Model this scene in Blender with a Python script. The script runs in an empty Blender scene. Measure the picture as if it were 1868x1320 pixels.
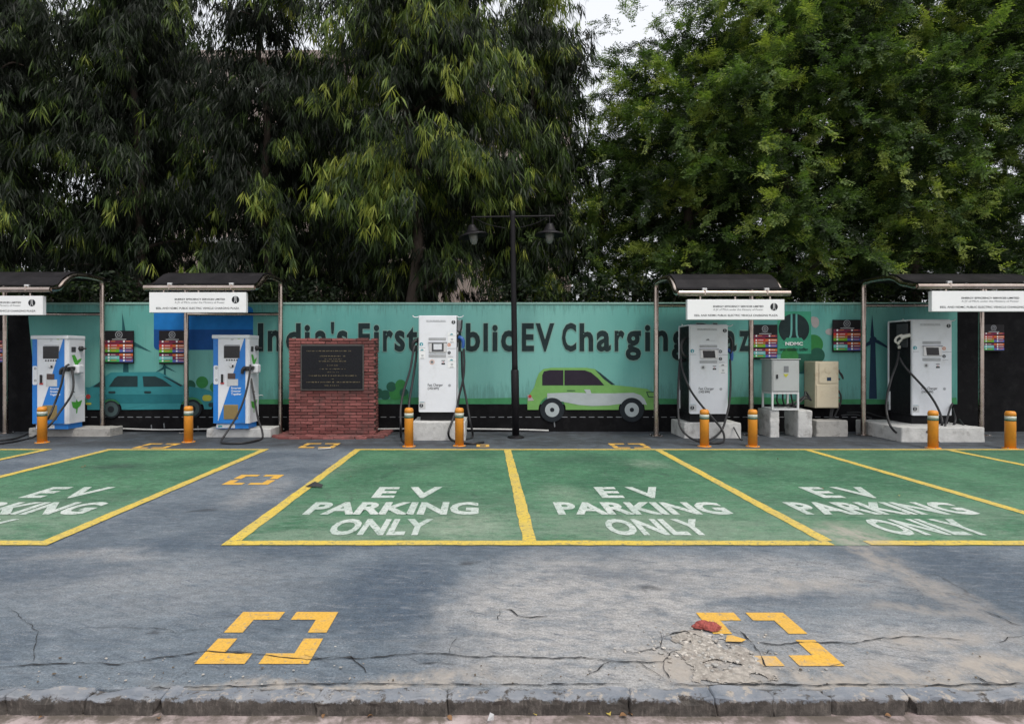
import bpy, bmesh, math, random
import numpy as np
from mathutils import Vector, Matrix, noise as mnoise
R = math.radians
random.seed(11)
rng = np.random.default_rng(7)
scene = bpy.context.scene
COL = scene.collection

# ---------------------------------------------------------------- camera constants (metres, camera looks along +Y)
F, CX, CY, H = 1072.0, 884.0, 649.0, 1.55
def X_(px, d): return (px - CX) * d / F
def Z_(py, d): return H - (py - CY) * d / F
def P_(px, py, d): return Vector((X_(px, d), d, Z_(py, d)))
def G_(px, py, z=0.0):
    d = F * (H - z) / (py - CY)
    return Vector((X_(px, d), d, z))

# ---------------------------------------------------------------- mesh builder
class MB:
    def __init__(s):
        s.v = []; s.f = []; s.m = []; s.sm = []; s.mats = []; s.cuts = []
    def cut(s):                                     # what follows is a separate piece (see build_each)
        s.cuts.append((len(s.v), len(s.f)))
    def mi(s, mat):
        if mat not in s.mats: s.mats.append(mat)
        return s.mats.index(mat)
    def add(s, vs, fs, mat, smooth=False):
        b = len(s.v); k = s.mi(mat)
        s.v += [tuple(p) for p in vs]
        for f in fs:
            s.f.append(tuple(i + b for i in f)); s.m.append(k); s.sm.append(smooth)
    def box(s, c, size, mat, bev=0.0, seg=1, rot=None, jit=0.0):
        bm = bmesh.new(); bmesh.ops.create_cube(bm, size=1.0)
        for v in bm.verts: v.co = Vector((v.co.x*size[0], v.co.y*size[1], v.co.z*size[2]))
        if bev > 0:
            bmesh.ops.bevel(bm, geom=list(bm.edges), offset=min(bev, min(size)*.45), segments=seg, profile=.5, affect='EDGES')
        M = Matrix.Translation(Vector(c))
        if rot is not None: M = M @ rot
        bm.verts.ensure_lookup_table(); bm.verts.index_update()
        vs = [M @ v.co for v in bm.verts]
        if jit: vs = [p + Vector((random.uniform(-jit, jit), random.uniform(-jit, jit), random.uniform(-jit, jit))) for p in vs]
        fs = [[v.index for v in f.verts] for f in bm.faces]
        bm.free(); s.add(vs, fs, mat)
    def bx(s, x0, x1, y0, y1, z0, z1, mat, bev=0.0, seg=1):
        s.box(((x0+x1)/2, (y0+y1)/2, (z0+z1)/2), (abs(x1-x0), abs(y1-y0), abs(z1-z0)), mat, bev, seg)
    def rough_box(s, x0, x1, y0, y1, z0, z1, mat, n=.05, amp=.008, bev=.012):
        bm = bmesh.new(); bmesh.ops.create_cube(bm, size=1.0)
        for v in bm.verts: v.co = Vector((v.co.x*(x1-x0), v.co.y*(y1-y0), v.co.z*(z1-z0)))
        bmesh.ops.bevel(bm, geom=list(bm.edges), offset=bev, segments=1, affect='EDGES')
        for _ in range(6):
            es = [e for e in bm.edges if e.calc_length() > n*1.6]
            if not es: break
            bmesh.ops.subdivide_edges(bm, edges=es, cuts=1, use_grid_fill=True)
        bmesh.ops.triangulate(bm, faces=[f for f in bm.faces if len(f.verts) > 4])
        c = Vector(((x0+x1)/2, (y0+y1)/2, (z0+z1)/2))
        bm.verts.index_update(); vs = []
        for v in bm.verts:
            p = v.co + c; q = p*9
            dv = Vector((mnoise.noise(q+Vector((3, 0, 0))), mnoise.noise(q+Vector((0, 7, 0))), mnoise.noise(q+Vector((0, 0, 5)))))
            e = sum(1 for a, b in zip(v.co, ((x1-x0)/2, (y1-y0)/2, (z1-z0)/2)) if abs(abs(a)-b) < bev*1.5)
            vs.append(p + dv*amp*(1.6 if e >= 2 else .5) - (v.co.normalized()*max(0, mnoise.noise(q*.6)-.25)*amp*6 if e >= 2 else Vector()))
        s.add(vs, [[v.index for v in f.verts] for f in bm.faces], mat); bm.free()
    def tube(s, pts, r, mat, n=10, sub=6, cap=True, smooth=True):
        pts = [Vector(p) for p in pts]
        path = []
        if sub > 1 and len(pts) > 2:
            q = [pts[0]*2-pts[1]] + pts + [pts[-1]*2-pts[-2]]
            for i in range(1, len(q)-2):
                for k in range(sub):
                    t = k/sub; a, b, c, d = q[i-1:i+3]
                    path.append(.5*((2*b)+(c-a)*t+(2*a-5*b+4*c-d)*t*t+(3*b-a-3*c+d)*t**3))
            path.append(pts[-1])
        else: path = pts
        T = [(path[min(i+1, len(path)-1)]-path[max(i-1, 0)]).normalized() for i in range(len(path))]
        up = Vector((0, 0, 1)) if abs(T[0].z) < .9 else Vector((1, 0, 0))
        N = (up - T[0]*up.dot(T[0])).normalized()
        vs = []
        for i, p in enumerate(path):
            N = (N - T[i]*N.dot(T[i])).normalized(); B = T[i].cross(N)
            rr = r[0]+(r[1]-r[0])*i/(len(path)-1) if isinstance(r, tuple) else r
            for k in range(n):
                a = 2*math.pi*k/n
                vs.append(p + (N*math.cos(a)+B*math.sin(a))*rr)
        fs = []
        for i in range(len(path)-1):
            for k in range(n):
                k2 = (k+1) % n
                fs.append((i*n+k, i*n+k2, (i+1)*n+k2, (i+1)*n+k))
        s.add(vs, fs, mat, smooth)
        if cap:
            m = (len(path)-1)*n
            s.add(vs[:n], [tuple(range(n-1, -1, -1))], mat); s.add(vs[m:], [tuple(range(n))], mat)
    def lathe(s, prof, c, mat, n=20, smooth=True, M=None):
        vs = []
        for r, z in prof:
            for k in range(n):
                a = 2*math.pi*k/n
                p = Vector((r*math.cos(a), r*math.sin(a), z))
                if M is not None: p = M @ p
                vs.append(p + Vector(c))
        fs = []
        for i in range(len(prof)-1):
            for k in range(n):
                k2 = (k+1) % n
                fs.append((i*n+k, i*n+k2, (i+1)*n+k2, (i+1)*n+k))
        fs.append(tuple(range(n-1, -1, -1))); fs.append(tuple((len(prof)-1)*n+k for k in range(n)))
        s.add(vs, fs, mat, smooth)
    def poly(s, pts, y, mat):                       # flat outline in the XZ plane, facing -Y
        pts = list(pts)
        ar = sum(pts[i][0]*pts[(i+1) % len(pts)][1]-pts[(i+1) % len(pts)][0]*pts[i][1] for i in range(len(pts)))
        if ar < 0: pts.reverse()
        s.add([(p[0], y, p[1]) for p in pts], [tuple(range(len(pts)))], mat)
    def slab(s, pts, y, th, mat):                   # outline in XZ with thickness, front at y, going +Y
        pts = list(pts)
        ar = sum(pts[i][0]*pts[(i+1) % len(pts)][1]-pts[(i+1) % len(pts)][0]*pts[i][1] for i in range(len(pts)))
        if ar < 0: pts.reverse()
        n = len(pts)
        vs = [(p[0], y, p[1]) for p in pts]+[(p[0], y+th, p[1]) for p in pts]
        fs = [tuple(range(n)), tuple(range(2*n-1, n-1, -1))]
        for i in range(n):
            j = (i+1) % n; fs.append((i, i+n, j+n, j))
        s.add(vs, fs, mat)
    def disc(s, x, z, r, y, mat, n=20, rz=None):
        s.poly([(x+r*math.cos(2*math.pi*k/n), z+(rz or r)*math.sin(2*math.pi*k/n)) for k in range(n)], y, mat)
    def ring(s, x, z, r0, r1, y, mat, n=20):
        vs = []; fs = []
        for k in range(n):
            a = 2*math.pi*k/n
            vs += [(x+r0*math.cos(a), y, z+r0*math.sin(a)), (x+r1*math.cos(a), y, z+r1*math.sin(a))]
            j = (k+1) % n; fs.append((2*k, 2*k+1, 2*j+1, 2*j))
        s.add(vs, fs, mat)
    def rect(s, x0, x1, z0, z1, y, mat): s.poly([(x0, z0), (x1, z0), (x1, z1), (x0, z1)], y, mat)
    def flat(s, pts, z, mat):                       # outline on the ground
        ar = sum(pts[i][0]*pts[(i+1) % len(pts)][1]-pts[(i+1) % len(pts)][0]*pts[i][1] for i in range(len(pts)))
        pts = list(pts) if ar > 0 else list(pts)[::-1]
        s.add([(p[0], p[1], z) for p in pts], [tuple(range(len(pts)))], mat)
    def text(s, body, x0, z0, y, mat, w=None, h=None, bold=0.0, wall=True, shear=0.0, spacing=1.0, align='L', capref=None):
        vs, fs = text_geo(body, bold, shear, spacing)
        xs = [p[0] for p in vs]; zs = [p[1] for p in vs]
        a, b = min(xs), max(xs)
        cap = CAPH
        sz = (h/cap) if h else (w/(b-a))
        sx = (w/(b-a)) if w else sz
        off = {'L': 0, 'C': -.5*(b-a)*sx, 'R': -(b-a)*sx}[align]
        if wall: pv = [(x0+off+(p[0]-a)*sx, y, z0+p[1]*sz) for p in vs]
        else: pv = [(x0+off+(p[0]-a)*sx, z0+p[1]*sz, y) for p in vs]
        s.add(pv, fs, mat)
        return (b-a)*sx
    def build_each(s, name, parent=None, loc=(0, 0, 0)):
        c = sorted(set([(0, 0)] + s.cuts + [(len(s.v), len(s.f))])); out = []
        for (v0, f0), (v1, f1) in zip(c, c[1:]):
            if f1 <= f0: continue
            q = MB(); q.v = s.v[v0:v1]
            for i in range(f0, f1):
                q.f.append(tuple(k-v0 for k in s.f[i])); q.m.append(q.mi(s.mats[s.m[i]])); q.sm.append(s.sm[i])
            out.append(q.build(name, parent, loc))
        return out
    def build(s, name, parent=None, loc=(0, 0, 0), rot=None):
        me = bpy.data.meshes.new(name)
        me.from_pydata(s.v, [], s.f)
        for m in s.mats: me.materials.append(m)
        me.polygons.foreach_set('material_index', s.m)
        me.polygons.foreach_set('use_smooth', s.sm)
        me.update()
        o = bpy.data.objects.new(name, me); COL.objects.link(o)
        o.location = loc
        if rot is not None: o.rotation_euler = rot
        if parent is not None: o.parent = parent
        return o

_tc = {}
def text_geo(body, bold=0.0, shear=0.0, spacing=1.0):
    k = (body, bold, shear, spacing)
    if k in _tc: return _tc[k]
    cu = bpy.data.curves.new('lettering', 'FONT'); cu.body = body; cu.resolution_u = 3
    cu.offset = bold; cu.shear = shear; cu.space_character = spacing
    cu.fill_mode = 'FRONT'
    o = bpy.data.objects.new('lettering', cu); COL.objects.link(o)
    bpy.context.view_layer.update()
    me = bpy.data.meshes.new_from_object(o.evaluated_get(bpy.context.evaluated_depsgraph_get()))
    vs = [tuple(v.co) for v in me.vertices]
    fs = []
    for p in me.polygons:
        ids = list(p.vertices)
        if p.normal.z < 0: ids.reverse()
        fs.append(tuple(ids))
    bpy.data.objects.remove(o); bpy.data.curves.remove(cu); bpy.data.meshes.remove(me)
    _tc[k] = (vs, fs)
    return vs, fs
_v, _ = text_geo('H'); CAPH = max(p[1] for p in _v) - min(p[1] for p in _v)

def thing(name, label, cat, loc=(0, 0, 0), rz=0.0, group=None):
    o = bpy.data.objects.new(name, None); COL.objects.link(o)
    o.empty_display_size = .1
    o.location = loc; o.rotation_euler = (0, 0, rz)
    return tag(o, label, cat, group)
def tag(o, label, cat, group=None):
    o['label'] = label; o['category'] = cat
    if group: o['group'] = group
    return o
def struct(o):
    o['kind'] = 'structure'; return o
def children(o): return [c for c in bpy.data.objects if c.parent == o]
def copy_tree(o, parent=None):
    c = o.copy(); COL.objects.link(c)
    if parent is not None: c.parent = parent
    for ch in children(o): copy_tree(ch, c)
    return c

# ---------------------------------------------------------------- materials
class NT:
    def __init__(s, mat): s.t = mat.node_tree; s.n = s.t.nodes; s.l = s.t.links
    def node(s, typ, **kw):
        n = s.n.new(typ)
        for k, v in kw.items(): setattr(n, k, v)
        return n
    def set(s, sock, v):
        if isinstance(v, bpy.types.NodeSocket): s.l.new(v, sock)
        elif v is not None:
            if sock.type == 'RGBA' and len(v) == 3: v = (*v, 1)
            sock.default_value = v
    def math(s, op, a, b=None, c=None, clamp=False):
        n = s.node('ShaderNodeMath', operation=op, use_clamp=clamp)
        s.set(n.inputs[0], a)
        if b is not None: s.set(n.inputs[1], b)
        if c is not None: s.set(n.inputs[2], c)
        return n.outputs[0]
    def vmath(s, op, a, b=None):
        n = s.node('ShaderNodeVectorMath', operation=op)
        s.set(n.inputs[0], a)
        if b is not None: s.set(n.inputs[1], b)
        return n.outputs['Value'] if op in ('LENGTH', 'DISTANCE', 'DOT_PRODUCT') else n.outputs[0]
    def noise(s, vec, scale, detail=4, rough=.55, dist=0.0, col=False):
        n = s.node('ShaderNodeTexNoise'); n.inputs['Scale'].default_value = scale
        n.inputs['Detail'].default_value = detail; n.inputs['Roughness'].default_value = rough; n.inputs['Distortion'].default_value = dist
        s.l.new(vec, n.inputs['Vector']); return n.outputs['Color' if col else 'Fac']
    def ramp(s, v, a, b, lo=0.0, hi=1.0, smooth=True):
        n = s.node('ShaderNodeMapRange', interpolation_type='SMOOTHSTEP' if smooth else 'LINEAR')
        s.set(n.inputs['Value'], v)
        for k, x in (('From Min', a), ('From Max', b), ('To Min', lo), ('To Max', hi)): n.inputs[k].default_value = x
        return n.outputs[0]
    def mix(s, f, a, b, typ='MIX'):
        n = s.node('ShaderNodeMix', data_type='RGBA', blend_type=typ)
        s.set(n.inputs[0], f); s.set(n.inputs[6], a); s.set(n.inputs[7], b)
        return n.outputs[2]
    def scale(s, vec, sc):
        return s.vmath('MULTIPLY', vec, sc)
    def sep(s, vec):
        n = s.node('ShaderNodeSeparateXYZ'); s.l.new(vec, n.inputs[0]); return n.outputs
def new_mat(name):
    m = bpy.data.materials.new(name); m.use_nodes = True
    nt = NT(m); b = nt.n['Principled BSDF']
    return m, nt, b
def mat(name, col, rough=.5, metal=0.0, var=.12, scale=6.0, bump=0.0, bscale=60.0, dirt=None, dirt_amt=.35, dscale=3.0, spec=.5, stretch=None):
    m, nt, b = new_mat(name)
    tc = nt.node('ShaderNodeTexCoord').outputs['Object']
    v = nt.scale(tc, stretch) if stretch else tc
    n1 = nt.noise(v, scale, 5, .6)
    f = nt.ramp(n1, .25, .75, -var, var, False)
    c = nt.mix(1.0, col, nt.math('ADD', f, 1.0), 'MULTIPLY')
    if dirt:
        n2 = nt.noise(v, dscale, 7, .7)
        c = nt.mix(nt.ramp(n2, .48, .75, 0, dirt_amt), c, dirt)
    nt.l.new(c, b.inputs['Base Color'])
    r = nt.ramp(nt.noise(v, scale*2.3, 4, .6), .3, .7, max(.02, rough-.12), min(1, rough+.12), False)
    nt.l.new(r, b.inputs['Roughness'])
    b.inputs['Metallic'].default_value = metal
    b.inputs['Specular IOR Level'].default_value = spec
    if bump:
        bn = nt.node('ShaderNodeBump'); bn.inputs['Strength'].default_value = bump; bn.inputs['Distance'].default_value = .01
        nt.l.new(nt.noise(tc, bscale, 5, .65), bn.inputs['Height']); nt.l.new(bn.outputs[0], b.inputs['Normal'])
    return m
# ---------------------------------------------------------------- ground materials share one worn-dust mask in world metres
def blob(nt, pos, x, y, rx, ry, soft=.6):
    d = nt.vmath('LENGTH', nt.vmath('MULTIPLY', nt.vmath('SUBTRACT', pos, (x, y, 0)), (1/rx, 1/ry, 0)))
    return nt.ramp(d, 1-soft, 1+soft*.4, 1, 0)
def wpos(nt, amt=.35, sc=1.3):
    p = nt.node('ShaderNodeNewGeometry').outputs['Position']
    n = nt.noise(p, sc, 5, .6, col=True)
    d = nt.vmath('MULTIPLY', nt.vmath('SUBTRACT', n, (.5, .5, .5)), (amt*2, amt*2, 0))
    return p, nt.vmath('ADD', p, d)
def mx(nt, lst):
    o = lst[0]
    for k in lst[1:]: o = nt.math('MAXIMUM', o, k)
    return o
def dust_mask(nt, p, pw):
    g = nt.noise(nt.scale(p, (1, .6, 1)), 7, 9, .72)
    lst = [nt.math('MULTIPLY', blob(nt, pw, 3.02, 4.35, .16, 1.25, .8), .72),
           nt.math('MULTIPLY', blob(nt, pw, 3.1, 5.0, .34, .40, .9), .85),
           nt.math('MULTIPLY', blob(nt, pw, 2.3, 2.86, 1.35, .2, .6), 1.05),
           nt.math('MULTIPLY', blob(nt, pw, 1.15, 2.95, .45, .28, .6), 1.05),
           nt.math('MULTIPLY', blob(nt, pw, -.65, 2.78, .9, .085, .6), 1.0),
           nt.math('MULTIPLY', blob(nt, pw, 2.5, 3.2, .5, .12, .7), .75),
           nt.math('MULTIPLY', blob(nt, pw, 2.1, 3.95, .55, .14, .8), .5),
           nt.math('MULTIPLY', blob(nt, pw, 2.75, 3.62, .4, .10, .8), .55)]
    m = mx(nt, lst)
    return nt.math('MULTIPLY', m, nt.ramp(g, .36, .60, .12, 1.0))
DUST = (.40, .345, .29)
def ground_bump(nt, b, p, s=.35, sc=90):
    bn = nt.node('ShaderNodeBump'); bn.inputs['Strength'].default_value = s; bn.inputs['Distance'].default_value = .006
    h = nt.math('ADD', nt.noise(p, sc, 6, .7), nt.math('MULTIPLY', nt.noise(p, 9, 5, .6), 1.6))
    nt.l.new(h, bn.inputs['Height']); nt.l.new(bn.outputs[0], b.inputs['Normal'])

def make_asphalt():
    m, nt, b = new_mat('worn_blue_asphalt')
    p, pw = wpos(nt)
    big = nt.noise(nt.scale(p, (.8, 1, 1)), .9, 8, .68)
    c = nt.mix(nt.ramp(big, .38, .62), (.084, .108, .136), (.138, .166, .194))
    # pale light lane and tree shadow painted into the colour, among smaller worn patches
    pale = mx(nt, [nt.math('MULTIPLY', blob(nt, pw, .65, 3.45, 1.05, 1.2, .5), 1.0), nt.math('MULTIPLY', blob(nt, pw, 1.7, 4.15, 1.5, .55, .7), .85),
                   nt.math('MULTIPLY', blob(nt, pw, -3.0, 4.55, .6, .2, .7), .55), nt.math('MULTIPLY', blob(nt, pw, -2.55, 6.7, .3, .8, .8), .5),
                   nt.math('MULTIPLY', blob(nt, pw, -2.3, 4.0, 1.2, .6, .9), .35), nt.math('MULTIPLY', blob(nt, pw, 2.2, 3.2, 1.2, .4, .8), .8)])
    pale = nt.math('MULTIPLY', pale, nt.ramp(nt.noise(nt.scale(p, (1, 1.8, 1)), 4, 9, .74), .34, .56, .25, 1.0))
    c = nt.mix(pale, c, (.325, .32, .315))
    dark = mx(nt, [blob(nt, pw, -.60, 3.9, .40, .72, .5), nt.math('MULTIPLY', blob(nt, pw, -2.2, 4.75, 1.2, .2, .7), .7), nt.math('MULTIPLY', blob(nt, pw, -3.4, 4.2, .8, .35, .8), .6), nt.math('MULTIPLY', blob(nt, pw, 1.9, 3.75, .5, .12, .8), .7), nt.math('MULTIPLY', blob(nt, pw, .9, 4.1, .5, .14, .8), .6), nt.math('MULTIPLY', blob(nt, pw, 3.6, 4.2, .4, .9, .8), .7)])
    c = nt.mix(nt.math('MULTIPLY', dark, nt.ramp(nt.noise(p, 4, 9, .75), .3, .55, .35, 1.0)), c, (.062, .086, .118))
    ang = nt.node('ShaderNodeMapping'); ang.inputs['Rotation'].default_value = (0, 0, R(24)); nt.l.new(p, ang.inputs[0])
    for sc, vec, thr, amt, colr in ((3.2, (1.2, 6, 1), .50, .45, (.225, .24, .262)), (5.6, (.8, 4.5, 1), .52, .75, (.066, .085, .115)), (9, (.6, 5, 1), .55, .6, (.26, .27, .285)), (14, (1, 2.2, 1), .58, .6, (.07, .088, .115))):
        st = nt.noise(nt.scale(ang.outputs[0] if sc > 4 else p, vec), sc, 10, .74)
        c = nt.mix(nt.ramp(st, thr, thr+.16, 0, amt), c, colr)
    gr = nt.noise(p, 75, 6, .85)
    c = nt.mix(1.0, c, nt.ramp(gr, .36, .64, .58, 1.42, False), 'MULTIPLY')
    c = nt.mix(1.0, c, nt.ramp(nt.noise(nt.scale(p, (1, 1.6, 1)), 11, 9, .78), .36, .64, .78, 1.22, False), 'MULTIPLY')
    ag = nt.node('ShaderNodeTexVoronoi'); ag.inputs['Scale'].default_value = 110; nt.l.new(p, ag.inputs['Vector'])   # aggregate showing through
    c = nt.mix(nt.math('MULTIPLY', nt.ramp(ag.outputs['Distance'], .12, .3, 1, 0), nt.ramp(nt.noise(p, 2.4, 5, .7), .46, .6, 0, .55)), c, (.36, .35, .335))
    oilm = mx(nt, [blob(nt, pw, -2.9, 5.9, .16, .1, .8), blob(nt, pw, -.2, 4.45, .10, .05, .8), blob(nt, pw, 1.1, 3.9, .08, .04, .8), blob(nt, pw, -4.2, 4.35, .2, .08, .8), blob(nt, pw, -1.9, 3.3, .06, .03, .8)])
    c = nt.mix(nt.math('MULTIPLY', oilm, .65), c, (.035, .038, .045))
    sp = nt.noise(p, 38, 2, .5)
    c = nt.mix(nt.ramp(sp, .68, .74, 0, .5), c, (.32, .31, .3))
    vo = nt.node('ShaderNodeTexVoronoi', feature='DISTANCE_TO_EDGE'); vo.inputs['Scale'].default_value = 1.6    # hairline crazing in the coat
    nt.l.new(nt.vmath('ADD', p, nt.vmath('MULTIPLY', nt.noise(p, 4, 6, .7, col=True), (.35, .35, 0))), vo.inputs['Vector'])
    hair = nt.math('MULTIPLY', nt.ramp(vo.outputs['Distance'], .002, .007, 1, 0), nt.ramp(nt.noise(p, 1.1, 3, .5), .5, .6))
    c = nt.mix(nt.math('MULTIPLY', hair, .7), c, (.05, .055, .065))
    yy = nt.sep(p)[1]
    shade_grime = nt.math('MULTIPLY', nt.ramp(yy, 9.5, 10.3), nt.ramp(nt.noise(p, 3, 6, .7), .25, .6, .45, 1))   # old grimy tarmac, darkened further to paint in shade from the trees
    c = nt.mix(nt.math('MULTIPLY', shade_grime, .85), c, (.034, .036, .040))
    d = dust_mask(nt, p, pw)
    c = nt.mix(d, c, nt.mix(nt.noise(p, 40, 5, .7), (.27, .24, .21), (.43, .395, .355)))
    nt.l.new(c, b.inputs['Base Color'])
    nt.l.new(nt.ramp(big, .3, .7, .62, .9), b.inputs['Roughness']); b.inputs['Specular IOR Level'].default_value = .35
    ground_bump(nt, b, p, .7)
    return m
def make_green():
    m, nt, b = new_mat('green_bay_paint')
    p, pw = wpos(nt)
    c = nt.mix(nt.ramp(nt.noise(p, .9, 6, .62), .35, .65), (.036, .118, .064), (.066, .182, .100))
    st = nt.noise(nt.scale(p, (1.3, 4.5, 1)), 2.6, 10, .75)
    c = nt.mix(nt.ramp(st, .5, .66, 0, .7), c, (.125, .215, .15))
    c = nt.mix(nt.ramp(nt.noise(nt.scale(p, (.6, 5, 1)), 9, 9, .75), .54, .68, 0, .6), c, (.16, .24, .185))
    c = nt.mix(nt.ramp(nt.noise(nt.scale(p, (1, 3, 1)), 3.7, 7, .7), .54, .74, 0, .6), c, (.035, .07, .055))
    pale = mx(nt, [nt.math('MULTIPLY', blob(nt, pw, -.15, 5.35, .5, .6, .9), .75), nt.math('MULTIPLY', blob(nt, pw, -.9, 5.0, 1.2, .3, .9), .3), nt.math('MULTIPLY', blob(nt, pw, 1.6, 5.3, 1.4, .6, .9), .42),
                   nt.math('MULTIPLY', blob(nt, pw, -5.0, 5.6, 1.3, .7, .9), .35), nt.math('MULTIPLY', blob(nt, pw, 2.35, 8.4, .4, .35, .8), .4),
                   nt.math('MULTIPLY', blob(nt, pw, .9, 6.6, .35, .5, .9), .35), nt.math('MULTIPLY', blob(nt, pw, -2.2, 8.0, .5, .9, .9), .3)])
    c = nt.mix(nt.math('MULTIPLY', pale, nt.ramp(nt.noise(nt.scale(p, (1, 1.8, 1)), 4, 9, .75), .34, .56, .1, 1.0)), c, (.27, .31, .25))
    oil = mx(nt, [blob(nt, pw, -5.1, 8.2, .5, .25, .9), nt.math('MULTIPLY', blob(nt, pw, 3.6, 8.0, .9, .5, .9), .6), nt.math('MULTIPLY', blob(nt, pw, 1.4, 8.8, .7, .35, .9), .5), nt.math('MULTIPLY', blob(nt, pw, -1.0, 8.3, .6, .4, .9), .4)])
    c = nt.mix(nt.math('MULTIPLY', oil, .6), c, (.035, .06, .05))
    chip = nt.noise(p, 16, 9, .75)
    c = nt.mix(nt.ramp(chip, .60, .66, 0, .7), c, (.17, .185, .19))
    c = nt.mix(1.0, c, nt.ramp(nt.noise(nt.scale(p, (1, 1.8, 1)), 10, 9, .78), .36, .64, .70, 1.30, False), 'MULTIPLY')
    tyre = nt.noise(nt.scale(pw, (4.5, .35, 1)), 1.6, 7, .72)                     # tyre scuffs along the way cars drive in
    c = nt.mix(nt.math('MULTIPLY', nt.ramp(tyre, .55, .68, 0, .6), nt.ramp(nt.noise(p, 14, 6, .75), .35, .6, .2, 1)), c, (.030, .052, .042))
    front = nt.math('MULTIPLY', nt.ramp(nt.sep(pw)[1], 7.4, 4.9), nt.ramp(nt.noise(nt.scale(p, (.7, 1.6, 1)), 2.2, 9, .75), .38, .58))      # paler towards the front half, broken up by noise
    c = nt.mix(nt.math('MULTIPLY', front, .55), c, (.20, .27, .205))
    c = nt.mix(1.0, c, nt.ramp(nt.noise(p, 75, 6, .85), .36, .64, .66, 1.34, False), 'MULTIPLY')
    d = dust_mask(nt, p, pw)
    c = nt.mix(d, c, nt.mix(nt.noise(p, 40, 5, .7), (.28, .255, .22), (.44, .405, .36)))
    nt.l.new(c, b.inputs['Base Color']); b.inputs['Roughness'].default_value = .72; b.inputs['Specular IOR Level'].default_value = .35
    ground_bump(nt, b, p, .4)
    return m
def make_line(name, a, bcol, under, wear=.62):
    m, nt, b = new_mat(name)
    p, pw = wpos(nt)
    c = nt.mix(nt.ramp(nt.noise(p, 2.2, 6, .6), .3, .7), a, bcol)
    c = nt.mix(nt.ramp(nt.noise(p, 26, 9, .78), wear-.06, wear, 0, .85), c, under)
    c = nt.mix(nt.ramp(nt.noise(nt.scale(p, (1, 3, 1)), 5, 7, .7), .5, .75, 0, .4), c, under)
    c = nt.mix(1.0, c, nt.ramp(nt.noise(p, 75, 6, .85), .36, .64, .8, 1.2, False), 'MULTIPLY')
    c = nt.mix(nt.math('MULTIPLY', dust_mask(nt, p, pw), .75), c, DUST)
    nt.l.new(c, b.inputs['Base Color']); b.inputs['Roughness'].default_value = .7; b.inputs['Specular IOR Level'].default_value = .3
    ground_bump(nt, b, p, .3)
    return m
def make_pavement():
    m, nt, b = new_mat('pinkish_road_slabs')
    p, pw = wpos(nt, .03, 4)
    c = nt.mix(nt.ramp(nt.noise(p, 2.5, 7, .65), .3, .7), (.30, .235, .235), (.44, .37, .36))
    br = nt.node('ShaderNodeTexBrick'); br.inputs['Scale'].default_value = 1.0
    br.inputs['Brick Width'].default_value = .42; br.inputs['Row Height'].default_value = .3; br.inputs['Mortar Size'].default_value = .006
    nt.l.new(pw, br.inputs['Vector'])
    c = nt.mix(nt.math('MULTIPLY', br.outputs['Fac'], .7), c, (.15, .125, .115))
    c = nt.mix(nt.ramp(nt.noise(p, 11, 8, .7), .52, .7, 0, .6), c, (.2, .17, .155))
    yy = nt.sep(p)[1]
    c = nt.mix(nt.math('MULTIPLY', nt.ramp(yy, 2.52, 2.63), nt.ramp(nt.noise(p, 9, 7, .7), .35, .6)), c, (.12, .10, .085))
    nt.l.new(c, b.inputs['Base Color']); b.inputs['Roughness'].default_value = .85
    ground_bump(nt, b, p, .5)
    return m
def make_kerb():
    m, nt, b = new_mat('grimy_kerb_stone')
    p, pw = wpos(nt, .1, 5)
    st = nt.mix(nt.ramp(nt.noise(p, 14, 8, .7), .3, .7), (.030, .026, .023), (.085, .074, .066))
    st = nt.mix(nt.ramp(nt.noise(nt.scale(p, (6, 1, 1.5)), 9, 6, .7), .5, .72, 0, .55), st, (.20, .175, .155))
    paint = nt.mix(nt.ramp(nt.noise(p, 5, 7, .7), .3, .7), (.14, .162, .195), (.24, .25, .268))
    paint = nt.mix(nt.ramp(nt.noise(p, 11, 8, .75), .53, .62, 0, .9), paint, (.36, .32, .275))
    zz = nt.math('ADD', nt.sep(p)[2], nt.ramp(nt.noise(p, 16, 9, .78), .3, .7, -.022, .026, False))
    c = nt.mix(nt.ramp(zz, -.010, .000), st, paint)
    c = nt.mix(nt.ramp(zz, -.085, -.06, .5, 0), c, (.17, .145, .135))
    nt.l.new(c, b.inputs['Base Color']); b.inputs['Roughness'].default_value = .88
    ground_bump(nt, b, p, .8, 50)
    return m
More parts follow.
